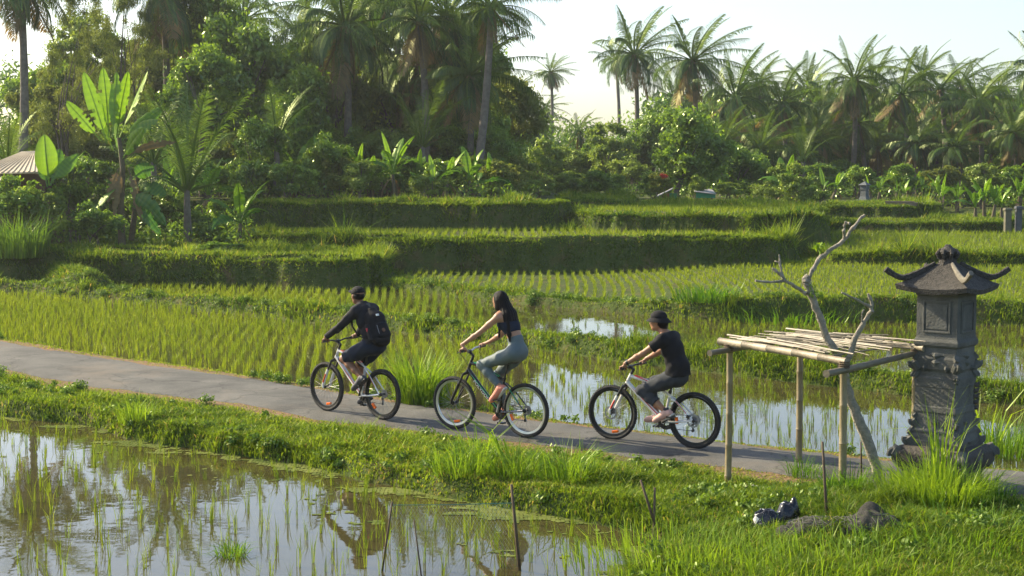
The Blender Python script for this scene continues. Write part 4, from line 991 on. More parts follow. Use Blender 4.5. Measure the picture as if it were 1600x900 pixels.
# clumps of tall grass, each a thing
def tuft(px, D, h, n, spread, wd, label, name='grass_clump', lean=.5, tone=.5, wind=0., mat='blade', curl=.5, z=None, cat='grass clump', group='clumps of tall grass', sx=1.):
    x, y = PD(px, D)[:2]; g = gz(x, y) if z is None else z
    a = rng.uniform(0, 6.28, n); r_ = spread*np.sqrt(rng.random(n)); ln = np.abs(rng.normal(0, lean, n))*.7+lean*.3
    V, T, t = blades(r_*np.cos(a)*sx, r_*np.sin(a), np.zeros(n)-.02, h*rng.uniform(.4, 1.05, n), np.full(n, wd)*rng.uniform(.6, 1.2, n), a+rng.normal(0, .5, n)+wind, ln, rng.uniform(0, curl*1.6, n), np.clip(tone+rng.normal(0, .15, n), 0, 1), 2)
    o_ = link(name, mesh_np(name, V, T, t=t), M[mat]); o_.location = (x, y, g); return tag(o_, label, cat, group)
tuft(655, 21.3, 1.0, 620, .34, .017, 'tall bright grass clump between the first two cyclists, behind the road', lean=.32, tone=.6)
tuft(680, 21.2, .5, 200, .2, .012, 'lower grass clump at the right foot of the tall clump behind the road', lean=.4, tone=.7)
tuft(28, 45, 1.6, 600, .9, .03, 'stand of tall reedy grass at the left edge below the tan roof', lean=.25, tone=.25, mat='leaf')
tuft(745, 16.2, .75, 70, .12, .016, 'arching grass clump in front of the front wheel of the green and black bicycle', lean=.55, tone=.75, curl=.9)
def arch(px, D, n, h, wd, az0, label):
    x, y = PD(px, D)[:2]; V, T, t = blades(rng.normal(0, .05, n), rng.normal(0, .05, n), np.full(n, -.02), h*rng.uniform(.6, 1.05, n), np.full(n, wd)*rng.uniform(.7, 1.1, n), az0+rng.normal(0, .35, n), rng.uniform(.3, .75, n), rng.uniform(.1, .8, n), rng.uniform(.5, 1, n), 2)
    o_ = link('grass_clump', mesh_np('grass_clump', V, T, t=t), M['blade']); o_.location = (x, y, gz(x, y)); tag(o_, label, 'grass clump', 'clumps of tall grass')
arch(803, 15.9, 9, 1.0, .034, math.pi-.1, 'few broad long blades arching left in front of the green and black bicycle')
arch(905, 15.5, 12, .6, .018, .2, 'thin blades leaning right on the bank between the last two bicycles')
tuft(800, 15.9, .45, 260, .35, .012, 'bushy grass clump on the bank below the green and black bicycle', lean=.5, tone=.6)
tuft(890, 15.6, .55, 260, .3, .012, 'grass clump on the bank between the second and third cyclists', lean=.55, tone=.6)
tuft(720, 15.9, .5, 180, .3, .012, 'grass clump left of the arching clump on the near bank', lean=.5, tone=.6)
tuft(210, 19.4, .42, 200, .25, .012, 'pale grass clump on the bank at the left beside the lane', lean=.4, tone=.75)
tuft(1105, 34.5, .55, 260, .55, .03, 'isolated dark grass tussock on the dike behind the third cyclist', lean=.5, tone=.15, sx=1.3)
tuft(1240, 33.6, .6, 300, .9, .03, 'long dark grass clump on the dike left of the dead tree', lean=.5, tone=.2, sx=1.6)
tuft(1480, 13.6, .46, 800, .44, .012, 'large bright grass clump swallowing the foot of the stone pillar', lean=.35, tone=.7)
tuft(1478, 13.7, 1.15, 46, .15, .016, 'few very tall blades standing in front of the stone pillar', lean=.16, tone=.8, curl=.25)
tuft(1420, 14.0, .42, 320, .30, .012, 'pale bent grass clump left of the stone pillar', lean=.6, tone=.85)
tuft(1545, 13.9, .42, 220, .28, .013, 'dark grass clump right of the stone pillar by the lane', lean=.45, tone=.2)
tuft(1335, 14.1, .36, 240, .26, .011, 'dark leafy clump hiding the foot of the middle bamboo post', lean=.5, tone=.25)
tuft(1262, 16.1, .3, 120, .18, .010, 'small dark tuft at the foot of the back bamboo post', lean=.5, tone=.25)
tuft(1385, 14.8, .3, 120, .2, .010, 'grass tuft at the foot of the dead tree', lean=.5, tone=.5)
tuft(1575, 17.9, .75, 420, .45, .014, 'tall dark grass clump beyond the lane behind the stone pillar', lean=.45, tone=.35)
tuft(1545, 18.1, 1.25, 16, .2, .02, 'two tall pale blades leaning over the paddy right of the stone pillar', lean=.5, tone=.9, curl=.2)
tuft(1060, 12.3, .36, 500, .8, .010, 'bright grass bed at the corner of the near paddy', lean=.3, tone=.75, sx=1.2)
tuft(1200, 11.75, .32, 620, .8, .010, 'bright upright grass bed below the grey heap', lean=.3, tone=.75, sx=1.3)
tuft(1350, 11.6, .30, 420, .7, .010, 'grass bed at the lower right below the grey heap', lean=.35, tone=.65, sx=1.3)
tuft(1520, 12.2, .3, 420, .7, .010, 'dark grass bed at the bottom right corner', lean=.4, tone=.4, sx=1.3)
tuft(1290, 18.0, .32, 260, .55, .010, 'green tuft beyond the lane seen under the bamboo frame', lean=.4, tone=.55, sx=1.4)
tuft(355, 13.3, .2, 140, .14, .009, 'tangled floating weed tuft in the near paddy at lower left', lean=.8, tone=.35, z=WATER_N)
# ------------------------------------------------------------------ built things
M['stone'] = solid('volcanic_stone', (.070, .071, .065), .97, col2=(.145, .145, .13), nscale=4, bump=.4, bscale=45, spec=.2)
M['stonedark'] = solid('mossy_stone', (.045, .042, .036), .95, col2=(.09, .075, .06), nscale=12, bump=1., bscale=30)
M['tuff'] = solid('rough_roof_stone', (.03, .028, .024), 1., col2=(.095, .085, .072), nscale=30, bump=1., bscale=70)
M['lichen'] = solid('pale_lichen', (.20, .18, .14), .95, noise=.4)
def bamboo_mat(name, a, b):
    return solid(name, a, .55, col2=b, nscale=5, bump=.2, bscale=40)
M['bamboo'] = bamboo_mat('weathered_bamboo', (.30, .24, .12), (.16, .125, .065))
M['bamboopale'] = bamboo_mat('pale_bamboo', (.40, .34, .24), (.20, .16, .10))
M['bamboogrey'] = bamboo_mat('grey_bamboo', (.17, .145, .09), (.10, .085, .055))
M['deadwood'] = solid('dead_tree_bark', (.37, .32, .25), .95, col2=(.16, .15, .11), nscale=16, bump=1., bscale=45)
M['stick'] = solid('dry_stick', (.13, .09, .055), .9, noise=.4)

# stone pillar shrine
DS = 15.45; sx = PD(1482, DS).x; shrine = empty('stone_shrine', (sx, DS, 0.), R(4)); tag(shrine, 'large dark carved stone pillar shrine with a horned stone roof beside the lane', 'shrine')
def zpix(py): return CAMZ-(py-265)/(F/DS)*.997
def sq(mb, prof, rot=math.pi/4, jitter=0.):
    """square section stack: (half diagonal, z); faces look 45 degrees past the viewer"""
    V = []; F_ = []; n = 4
    for r_, z in prof:
        for k in range(4):
            a = k*math.pi/2; V.append((r_*math.cos(a), r_*math.sin(a), z))
    for i in range(len(prof)-1):
        for k in range(4): F_.append((i*4+k, i*4+(k+1) % 4, (i+1)*4+(k+1) % 4, (i+1)*4+k))
    F_.append((3, 2, 1, 0)); F_.append(tuple(len(prof)*4-4+k for k in range(4))); mb.add(V, F_)
h = lambda p: p/(F/DS)                     # pixels to metres at the shrine
mb = MB(); sq(mb, [(h(62), -.15), (h(66), zpix(770)), (h(64), zpix(745)), (h(70), zpix(737)), (h(84), zpix(722)), (h(86), zpix(708)), (h(74), zpix(700)), (h(60), zpix(698))]); mb.build('base', M['stonedark'], shrine, False, .012)
mb = MB(); sq(mb, [(h(58), zpix(699)), (h(60), zpix(690)), (h(56), zpix(678)), (h(58), zpix(674)), (h(50), zpix(668)), (h(49), zpix(646)), (h(51), zpix(644)), (h(50), zpix(636)), (h(48.5), zpix(634)), (h(48.5), zpix(606)), (h(49.5), zpix(604)), (h(49.5), zpix(590)), (h(47), zpix(588)), (h(46), zpix(580)), (h(50), zpix(576)), (h(50), zpix(560)), (h(47), zpix(556)), (h(47), zpix(542))]); mb.build('shaft', M['stone'], shrine, False, .008)
mb = MB(); sq(mb, [(h(47), zpix(543)), (h(52), zpix(539)), (h(53), zpix(533)), (h(49), zpix(528)), (h(48), zpix(524)), (h(48), zpix(462)), (h(50), zpix(459)), (h(50), zpix(452))]); box_ = mb.build('box', M['stone'], shrine, False, .006)
def face_bars(face, z0, z1, half, rad, t_=.02, proud=.012):
    """raised frame and inner panel on one face of the box"""
    a = math.pi/4+face*math.pi/2; nrm = Vector((math.cos(a), math.sin(a), 0)); sd = Vector((-math.sin(a), math.cos(a), 0)); ap = rad*math.cos(math.pi/4)
    rot = Matrix((sd, nrm, Vector((0, 0, 1)))).transposed(); m1 = MB(); zc = (z0+z1)/2
    for s_ in (-1, 1): m1.box(nrm*ap+sd*s_*(half-t_/2)+Vector((0, 0, zc)), (t_, proud*2, z1-z0), rot)
    for z in (z0+t_/2, z1-t_/2): m1.box(nrm*(ap+.0015)+Vector((0, 0, z)), (half*2-2*t_, proud*2, t_), rot)
    m1.build('panel_frame', M['stone'], shrine, False, .004)
    MB().box(nrm*(ap-.003)+Vector((0, 0, zc)), (half*2-t_*2-.035, proud*2, z1-z0-t_*2-.035), rot).build('panel', M['stone'], shrine, False, .004)
for f_ in range(4): face_bars(f_, zpix(519), zpix(469), h(23), h(48))
# roof with sagging slopes
mb = MB(); V = []; F_ = []; nn = 9; rings = 7
for i in range(rings):
    f = i/(rings-1); r_ = h(84)*(1-f)+h(17)*f; z = zpix(449)+(zpix(411)-zpix(449))*(f**1.25)
    for k in range(4):
        for j in range(nn-1):
            a0, a1 = k*math.pi/2, (k+1)*math.pi/2; g = j/(nn-1)
            x = r_*(math.cos(a0)*(1-g)+math.cos(a1)*g); y = r_*(math.sin(a0)*(1-g)+math.sin(a1)*g)
            up = (abs(g-.5)*2)**2*.035*(1-f)
            V.append((x, y, z+up+rng.normal(0, .003)))
m_ = 4*(nn-1)
for i in range(rings-1):
    for j in range(m_): F_.append((i*m_+j, i*m_+(j+1) % m_, (i+1)*m_+(j+1) % m_, (i+1)*m_+j))
b0 = len(V); V += [(v[0]*.97, v[1]*.97, v[2]-.05) for v in V[:m_]]
for j in range(m_): F_.append((b0+j, b0+(j+1) % m_, (j+1) % m_, j))
F_.append(tuple(b0+m_-1-j for j in range(m_))); F_.append(tuple((rings-1)*m_+j for j in range(m_)))
mb.add(V, F_); roof = mb.build('roof', M['tuff'], shrine, False)
MB().box((0, 0, zpix(452)+.01), (h(50)*1.62, h(50)*1.62, .05), Matrix.Rotation(math.pi/4, 3, 'Z')).build('cornice', M['stone'], shrine, False, .01)
for k in range(4):                         # ridges that end in upturned horns
    a = k*math.pi/2; d = Vector((math.cos(a), math.sin(a), 0)); mb = MB(); pts = []; rr = []
    for i in range(12):
        f = i/11; r_ = h(20)+(h(99)-h(20))*f; z = zpix(413)+(zpix(437)-zpix(413))*math.sin(min(1, f*1.25)*math.pi/2)+max(0, f-.62)**1.5*.42
        pts.append(d*r_+Vector((0, 0, z+.012))); rr.append(.022+.014*math.sin(f*math.pi)+(.010 if f > .9 else 0))
    mb.tube(pts, [q*.78 for q in rr], 8, flat=1.2); mb.build('ridge', M['tuff'] if k != 3 else M['lichen'], roof)
mb = MB(); mb.lathe([(h(17), zpix(416)), (h(15), zpix(411)), (h(14), zpix(406)), (h(11), zpix(402)), (h(13), zpix(398)), (h(15.5), zpix(393)), (h(12), zpix(389)), (h(7), zpix(386)), (h(4), zpix(382))], n=8); 
for k in range(8):
    a = k*math.pi/4; mb.tube([(h(13)*math.cos(a), h(13)*math.sin(a), zpix(404)), (h(17)*math.cos(a), h(17)*math.sin(a), zpix(396)), (h(13)*math.cos(a), h(13)*math.sin(a), zpix(389))], [.018, .022, .008], 6)
mb.build('finial', M['tuff'], shrine)
def curl(k, z, r0, s, flip=1):
    a = k*math.pi/2; d = Vector((math.cos(a), math.sin(a), 0)); up = Vector((0, 0, 1)); mb = MB(); pts = []; rr = []
    for i in range(14):
        t_ = i/13*4.4; q = s*(1-.62*i/13)
        pts.append(d*(r0+s*.55+q*math.cos(t_+1.9)*.9)+up*(z+flip*q*math.sin(t_+1.9))); rr.append(s*.42*(1-.45*i/13))
    mb.tube(pts, rr, 8, flat=1.5); mb.tube([d*(r0-.02)+up*(z-s*flip), d*(r0+s*.5)+up*z], [s*.7, s*.6], 8); mb.build('corner_carving', M['stone'], shrine)
for k in range(4):
    curl(k, zpix(566), h(47), h(11)); curl(k, zpix(590), h(45), h(9), -1); curl(k, zpix(658), h(46), h(10)); curl(k, zpix(686), h(52), h(13)); curl(k, zpix(716), h(74), h(14), -1)
for f_ in range(4):                        # carved mask lumps in the middle of each face and a saw edge
    a = math.pi/4+f_*math.pi/2; nrm = Vector((math.cos(a), math.sin(a), 0)); sd = Vector((-math.sin(a), math.cos(a), 0))
    if f_ < 2: continue
    for (u, py, s_, w_) in ((0, 555, 7, 2.2), (0, 566, 9, 1.8), (-.12, 575, 6, 1.5), (.12, 575, 6, 1.5), (0, 660, 8, 2.), (-.1, 672, 7, 1.6), (.1, 672, 7, 1.6), (0, 690, 9, 2.4), (0, 716, 9, 2.4)):
        ap = h(48 if py < 680 else (56 if py < 700 else 82))*.707; c = nrm*(ap-.015)+sd*u+Vector((0, 0, zpix(py)))
        mb = MB(); mb.tube([c-sd*h(s_)*w_, c-sd*h(s_)*w_*.5+Vector((0, 0, .012)), c+nrm*.018, c+sd*h(s_)*w_*.5+Vector((0, 0, .012)), c+sd*h(s_)*w_], [.006, .022, .036, .022, .006], 6); mb.build('carved_mask', M['stone'], shrine)
mb = MB()
for i in range(5): 
    z = zpix(604+i*9); mb.tube([(h(46), 0, z), (h(52), 0, z-.005), (h(56)-i*.002, 0, z+.03)], [.035, .026, .004], 6)
mb.build('flame_edge', M['stonedark'], shrine)

# bamboo frame
def bam(mb, a, b_, r, nod=.32, n=10):
    a, b_ = Vector(a), Vector(b_); L_ = (b_-a).length; pts = []; rr = []; k = max(2, int(L_/nod)); u = b_-a; sag = Vector((0, 0, -.012*L_*0))
    for i in range(k+1):
        f0 = i/k
        for df, q in ((-.012/L_, 1.0), (0, 1.13), (.012/L_, 1.0)):
            f = f0+df
            if 0 <= f <= 1: pts.append(a+u*f+Vector((math.sin(f*3+a.x)*.008, 0, math.sin(f*2.5+a.y)*.008))); rr.append(r*q*(1-.12*f))
    return mb.tube(pts, rr, n)
K1, K2, K3, K4 = Vector((2.28, 15.72, 0)), Vector((3.19, 14.33, 0)), Vector((4.18, 15.47, 0)), Vector((3.21, 16.68, 0)); ZR = 1.44
fr = empty('bamboo_frame', (K1.x, K1.y, 0)); tag(fr, 'weathered bamboo drying frame on thin posts between the lane and the stone pillar', 'bamboo frame')
O = fr.location.copy()
for kq, r_, tp in ((K1, .037, ZR-.06), (K2+Vector((.0, .05, 0)), .039, ZR-.05), (K3, .036, ZR-.06), (K4, .038, ZR-.06)):
    g = gz(kq.x, kq.y); bam(MB(), kq+Vector((0, 0, g-.25))-O, kq+Vector((.01, 0, tp))-O, r_) .build('post', M['bamboo'], fr)
u1 = (K2-K1).normalized(); u2 = (K3-K2).normalized(); up = Vector((0, 0, 1))
bam(MB(), K1-u1*.14+up*(ZR+.045)-O, K2+u1*.03+up*(ZR+.02)-O, .041).build('rail', M['bamboopale'], fr)
bam(MB(), K4-u1*.05+up*(ZR+.045)-O, K3+u1*.12+up*(ZR+.03)-O, .037).build('rail', M['bamboopale'], fr)
bam(MB(), K1-u2*.36+up*(ZR-.03)-O, K4+u2*.1+up*(ZR-.02)-O, .030).build('crossbar', M['bamboogrey'], fr)
bam(MB(), K2-u2*.36+up*(ZR-.05)-O, K3+u2*.05+up*(ZR-.04)-O, .034).build('crossbar', M['bamboogrey'], fr)
mb = MB()
for i in range(40):
    f = rng.uniform(.02, .98); g0 = rng.uniform(-.12, .45); g1 = min(1.15, g0+rng.uniform(.4, 1.)); sk = rng.normal(0, .24)
    a = K1.lerp(K4, f); b_ = K2.lerp(K3, min(1.05, max(-.02, f+sk))); p = a.lerp(b_, g0); q = a.lerp(b_, g1)
    zz_ = ZR+.075+rng.uniform(0, .035); r_ = rng.choice([.004, .006, .008, .012])
    q.z += 0; mb.tube([p+up*zz_-O, p.lerp(q, .5)+up*(zz_+.01)-O, q+up*(zz_+rng.uniform(-.03, .03))-O], [r_, r_*.95, r_*.7], 6)
for i in range(9):
    g0 = rng.uniform(.05, .95); p = K1.lerp(K2, g0); q = K4.lerp(K3, g0+rng.normal(0, .05)); mb.tube([p+up*(ZR+.065)-O, q+up*(ZR+.06)-O], .009, 6)
M['slat'] = bamboo_mat('dry_split_bamboo', (.30, .25, .17), (.10, .08, .05)); mb.build('slats', M['slat'], fr)
for kq in (K1, K2, K4, K3):
    mb = MB()
    for i in range(4): mb.torus(kq+up*(ZR-.03+.018*i)-O, .050, .006, 'Z', 14, 5)
    mb.build('lashing', M['stick'], fr)

# dead tree, grown through the frame
DT = 14.62
def tp(cx, cy, dd=0.): p = PY(1070+.5*cx, 330+.5*cy, DT+dd); return p
tr = empty('dead_tree', (tp(605, 850).x, DT, gz(tp(605, 850).x, DT))); tag(tr, 'bare crooked dead tree with cut branches growing up through the bamboo frame', 'dead tree'); O = tr.location.copy()
def limb(pts, r0, r1, name, parent=tr, n=9):
    r0 *= .68; r1 *= .78
    pts = [p-O for p in pts]; fine = []
    for i in range(len(pts)-1):
        for k in range(4): 
            q = pts[i].lerp(pts[i+1], k/4); fine.append(q+Vector((rng.normal(0, .004), rng.normal(0, .006), 0)))
    fine.append(pts[-1]); rr = [r0+(r1-r0)*i/(len(fine)-1)+rng.normal(0, .0025) for i in range(len(fine))]
    return MB().tube(fine, [max(.006, r) for r in rr], n).build(name, M['deadwood'], parent)
tk = limb([O+Vector((0, 0, -.2)), tp(600, 800), tp(575, 730), tp(545, 655), tp(515, 580), tp(500, 530), tp(494, 488)], .085, .062, 'trunk')
m0 = limb([tp(494, 492), tp(478, 455, .02), tp(448, 400, .03), tp(420, 330, .03), tp(398, 270, .02), tp(380, 218)], .055, .048, 'branch')
limb([tp(380, 232), tp(378, 212), tp(388, 205)], .062, .05, 'knob', m0)
limb([tp(384, 218), tp(398, 185), tp(420, 150, .05), tp(455, 120, .08), tp(490, 98, .1), tp(520, 62, .1), tp(545, 28, .12), tp(562, 10, .13)], .036, .018, 'branch')
limb([tp(500, 92, .1), tp(497, 60, .05), tp(503, 32, .03)], .022, .016, 'twig', m0)
limb([tp(503, 36, .03), tp(515, 38, 0)], .016, .012, 'twig', m0)
limb([tp(380, 258), tp(350, 238, -.04), tp(315, 218, -.08), tp(298, 196, -.1), tp(274, 178, -.12)], .028, .015, 'branch')
limb([tp(312, 218, -.08), tp(265, 222, -.12), tp(220, 217, -.16)], .02, .012, 'twig', m0)
limb([tp(308, 212, -.08), tp(298, 175, -.05), tp(295, 136, -.03)], .02, .010, 'twig', m0)
limb([tp(297, 160, -.04), tp(282, 156, 0)], .012, .007, 'twig', m0)
limb([tp(500, 490), tp(514, 455, -.04), tp(530, 400, -.06), tp(556, 352, -.08), tp(582, 312, -.1), tp(586, 285, -.1), tp(572, 258, -.1)], .05, .018, 'branch')
limb([tp(582, 300, -.1), tp(540, 278, -.15), tp(490, 254, -.2)], .018, .012, 'twig', m0)
limb([tp(556, 352, -.08), tp(553, 330, -.1), tp(560, 308, -.12)], .014, .008, 'twig', m0)
sp = leaf_cloud([((tp(422, 118, .05)-O).x, .05, (tp(422, 118)-O).z, .08)], 26, .09, aspect=.3); link('leaf_sprig', as_mesh('leaf_sprig', sp, M['blade']), None, tr)
ms = leaf_cloud([((tp(c_, d_)-O).x, .0, (tp(c_, d_)-O).z, .07) for c_, d_ in ((503, 520), (508, 480), (512, 455), (398, 262), (390, 240), (470, 440))], 900, .022, aspect=.5); link('moss', as_mesh('moss', ms, M['leaf']), None, tr)

# heap of dark netting, plastic bag, stakes
xh = PD(1330, 12.65).x
def heap(name, mat, label, cat, cx, cy, lumps, step, noise, rough=0, nf=9):
    xs = np.arange(-.8, .8, step); X, Y = np.meshgrid(xs, xs, indexing='ij'); Z = np.full(X.shape, -.12)
    for lx, ly, rx, ry, hh_ in lumps: q_ = 1-((X-lx)/rx)**2-((Y-ly)/ry)**2; Z = np.where(q_ > 0, np.maximum(Z, hh_*np.sqrt(np.clip(q_, 0, 1))**.8-.04+0*X), Z)
    Z = Z+noise*(fbm((X+cx)*nf, (Y+cy)*nf, 120, 4)-.5)*(Z > -.05)+rough*np.abs(np.sin(18*fbm(X*3, Y*3, 130)+X*5))*(Z > -.02)
    nx = len(xs); V = np.stack([X, Y, Z], -1).reshape(-1, 3); k = np.arange(nx*nx).reshape(nx, nx); Q = np.stack([k[:-1, :-1], k[1:, :-1], k[1:, 1:], k[:-1, 1:]], -1).reshape(-1, 4)
    ok = (Z.ravel()[Q] > -.10).any(1); o_ = link(name, mesh_np(name, V, None, Q[ok], smooth=True), mat); o_.location = (cx, cy, gz(cx, cy)); return tag(o_, label, cat)
M['net'] = solid('dark_netting', (.045, .044, .038), .98, col2=(.11, .105, .09), nscale=90, bump=1., bscale=180, spec=.1)
nh = heap('netting_heap', M['net'], 'rumpled heap of dark grey netting lying in the grass below the bamboo frame', 'netting', xh, 12.65, [(-.18, .0, .42, .20, .16), (.2, -.08, .34, .22, .21), (.24, .08, .15, .13, .27), (-.4, .05, .2, .15, .10), (.40, -.1, .16, .13, .11)], .012, .11, .012, 5)
# thin net strands over the heap
mb = MB()
for i in range(160):
    x0 = rng.uniform(-.5, .5); y0 = rng.uniform(-.25, .25); a = rng.uniform(0, 6.28); pts = []
    for j in range(5):
        q = j/4*.22; x = x0+q*math.cos(a); y = y0+q*math.sin(a); z = max([-.1]+[hh_*max(0, 1-((x-lx)/rx)**2-((y-ly)/ry)**2)**.4-.03 for lx, ly, rx, ry, hh_ in ((-.18, .0, .42, .20, .15), (.2, -.08, .34, .22, .20), (.24, .08, .15, .13, .25))])
        pts.append((x, y, z+.015+rng.normal(0, .012)))
    mb.tube(pts, .0025, 4, False)
M['netstrand'] = solid('frayed_strands', (.13, .125, .105), .9); mb.build('strands', M['netstrand'], nh)
def bag(px, D, label, mat, s, seed, lumps):
    x = PD(px, D).x; c = heap('plastic_bag', mat, label, 'plastic bag', x, D, lumps, .008, .09, .055, 12); return c
m, n, o = newmat('black_and_white_plastic'); L = n.links; b = N(n, 'ShaderNodeBsdfPrincipled'); b.inputs['Roughness'].default_value = .22; tc = N(n, 'ShaderNodeTexCoord'); nz = N(n, 'ShaderNodeTexNoise'); nz.inputs['Scale'].default_value = 11; nz.inputs['Detail'].default_value = 2; nz.inputs['Distortion'].default_value = 1.5
L.new(tc.outputs['Object'], nz.inputs['Vector']); cr = N(n, 'ShaderNodeValToRGB'); cr.color_ramp.interpolation = 'CONSTANT'; cr.color_ramp.elements[0].color = (.012, .012, .014, 1); cr.color_ramp.elements[1].position = .6; cr.color_ramp.elements[1].color = (.62, .6, .56, 1)
L.new(nz.outputs[0], cr.inputs[0]); L.new(cr.outputs[0], b.inputs['Base Color']); L.new(b.outputs[0], o.inputs[0]); M['bag'] = m
bag(1222, 13.1, 'crumpled black and white plastic bag lying in the grass left of the netting heap', M['bag'], 1, 0, [(-.08, 0, .15, .10, .14), (.08, .02, .11, .09, .19), (.15, .04, .06, .06, .22)])
def stick(pts, r, label, name='wooden_stake', mat='stick', group=None):
    o_ = link(name, MB().tube([Vector(p)-Vector(pts[0]) for p in pts], [r, r*.95, r*.8][:len(pts)], 7).mesh(name), M[mat]); o_.location = pts[0]; return tag(o_, label, 'stake', group)
def sk(a, b_, D0_, D1_, **k): p0 = PY(a[0], a[1], D0_); p1 = PY(b_[0], b_[1], D1_); return [p0-(p1-p0)*.12, p0.lerp(p1, .5), p1]
stick(sk((1292, 812), (1285, 690), 13.0, 13.05), .014, 'thin grey stake standing upright in the netting heap')
stick(sk((1346, 745), (1345, 690), 15.3, 15.3), .010, 'short thin stake beside the lane between bamboo post and dead tree')
stick(sk((1021, 868), (1023, 762), 13.0, 13.0), .012, 'upright stake at the paddy corner that crosses a leaning stake')
stick(sk((1021, 812), (1001, 750), 13.0, 13.05), .013, 'leaning stake crossing the upright one at the paddy corner')
pA0, pA1 = (596, 900), (613, 784); pB0, pB1 = (813, 900), (799, 757)
sA = sk(pA0, pA1, 12.75, 12.75); sB = sk(pB0, pB1, 12.75, 12.75); sC = sk((659, 905), (647, 813), 12.6, 12.6)
stick(sA, .010, 'dark stake in the near paddy holding the left end of the green cord'); stick(sB, .015, 'thick brown stake in the near paddy holding the right end of the green cord'); stick(sC, .007, 'thin dark stake in the near paddy between the two corded stakes')
M['cord'] = solid('green_cord', (.03, .14, .12), .7)
qa = sA[2].lerp(sA[0], .04); qb = PY(801, 786, 12.75); mb = MB(); mb.tube([qa, qa.lerp(qb, .5)+Vector((0, 0, -.005)), qb], .0035, 6)
crd = mb.build('net_cord', M['cord']); tag(crd, 'green cord strung between two stakes with fine fishing net hanging under it', 'cord')
mb = MB(); nw = 34; zb = WATER_N+.01
for i in range(nw+1):
    f = i/nw; a = qa.lerp(qb, f); 
    for s_ in (-1, 1):
        e_ = qa.lerp(qb, min(1, max(0, f+s_*.34))); hh_ = (a.z-zb)*min(1, abs((min(1, max(0, f+s_*.34))-f))/.34)
        mb.tube([a, Vector((e_.x, e_.y, a.z-hh_))], .0008, 3, False)
M['netline'] = solid('pale_net_line', (.35, .42, .40), .5); mb.build('net', M['netline'], crd)
# bits of pale litter
M['litter'] = solid('pale_litter', (.6, .56, .45), .8)
for px, py, lb, s in ((1176, 757, 'pale dry husk lying on the turf right of the nearest bamboo post', .07), (1174, 784, 'brown and white scrap on the turf above the plastic bag', .05)):
    p = P(px, py, .06); p.z = gz(p.x, p.y); mb = MB()
    for i in range(5): a = i*1.3; mb.tube([(0, 0, .02), (s*.6*math.cos(a), s*.4*math.sin(a), .05), (s*1.3*math.cos(a), s*math.sin(a), .03+.03*(i % 2))], [.008, .016, .003], 6, flat=.4)
    o_ = mb.build('dry_husk', M['litter']); o_.location = p; tag(o_, lb, 'litter')

# far huts, walls and posts
M['sheet'] = solid('fibre_cement_roof', (.55, .47, .34), .8, col2=(.40, .33, .23), nscale=3)
M['woodwall'] = solid('brown_boards', (.16, .10, .06), .85, noise=.4)
def slab(name, pts, th, mat, parent, ribs=0):
    pts = [Vector(p) for p in pts]; nrm = (pts[1]-pts[0]).cross(pts[3]-pts[0]).normalized(); mb = MB(); 
    mb.add([*pts, *[p-nrm*th for p in pts]], [(0, 1, 2, 3), (7, 6, 5, 4), (0, 4, 5, 1), (1, 5, 6, 2), (2, 6, 7, 3), (3, 7, 4, 0)])
    for i in range(ribs): f = (i+.5)/ribs; mb.tube([pts[0].lerp(pts[1], f)+nrm*.01, pts[3].lerp(pts[2], f)+nrm*.01], .025, 6)
    return mb.build(name, mat, parent, False)
Dh = 52.5; o3 = PY(20, 300, Dh); hut = empty('field_hut', (o3.x, Dh, gz(o3.x, Dh))); tag(hut, 'small hut with sunlit tan sheet roof half buried in bushes at the left edge', 'hut'); O = hut.location.copy()
rl, rr_, er, el_ = PY(34, 238, Dh)-O, PY(58, 237, Dh)-O, PY(66, 268, Dh-4)-O, PY(-52, 272, Dh-4)-O
slab('roof', [el_, er, rr_, rl], .04, M['sheet'], hut, 14)
slab('roof', [er+Vector((0, 3.2, 0)), el_+Vector((0, 3.2, 0)), rl+Vector((0, .0, 0)), rr_], .04, M['sheet'], hut, 14)
slab('awning', [PY(-60, 283, Dh-5)-O, PY(18, 281, Dh-5)-O, PY(22, 274, Dh-3.6)-O, PY(-52, 275, Dh-3.6)-O], .03, M['sheet'], hut)
MB().box(((el_.x+er.x)/2, -.3, er.z/2-.03), (er.x-el_.x-.5, 5.2, er.z-.1)).build('wall', M['woodwall'], hut, False)
M['greenp'] = solid('green_sheeting', (.02, .26, .11), .5, noise=.25, nscale=4); M['greyroof'] = solid('grey_sheet_roof', (.38, .36, .34), .7, noise=.3, nscale=6)
Dg = 70.; o3 = PY(1075, 318, Dg); gh = empty('green_hut', (o3.x, Dg, gz(o3.x, Dg))); tag(gh, 'tiny field hut with green sheeting and grey roof under the round glossy tree', 'hut'); O = gh.location.copy(); zb_ = -.05
slab('roof', [PY(1086, 299, Dg-.7)-O, PY(1119, 303, Dg-.7)-O, PY(1113, 296, Dg+1.)-O, PY(1078, 290, Dg+1.)-O], .03, M['greyroof'], gh)
slab('roof', [PY(1026, 307, Dg-.6)-O, PY(1050, 295, Dg-.6)-O, PY(1052, 293, Dg+.8)-O, PY(1028, 304, Dg+.8)-O], .03, M['greyroof'], gh)
a = PY(1088, 309, Dg-.6)-O; b_ = PY(1118, 303, Dg-.6)-O; MB().box(((a.x+b_.x)/2, -.55, (a.z+b_.z)/2+.02), (b_.x-a.x, .03, .24)).build('fascia', M['greenp'], gh, False)
a = PY(1036, 318, Dg)-O; b_ = PY(1044, 302, Dg)-O; MB().box(((a.x+b_.x)/2, -.2, b_.z/2), (b_.x-a.x, .9, b_.z)).build('wall', solid('rust_red_boards', (.30, .10, .05), .8, noise=.4), gh, False)
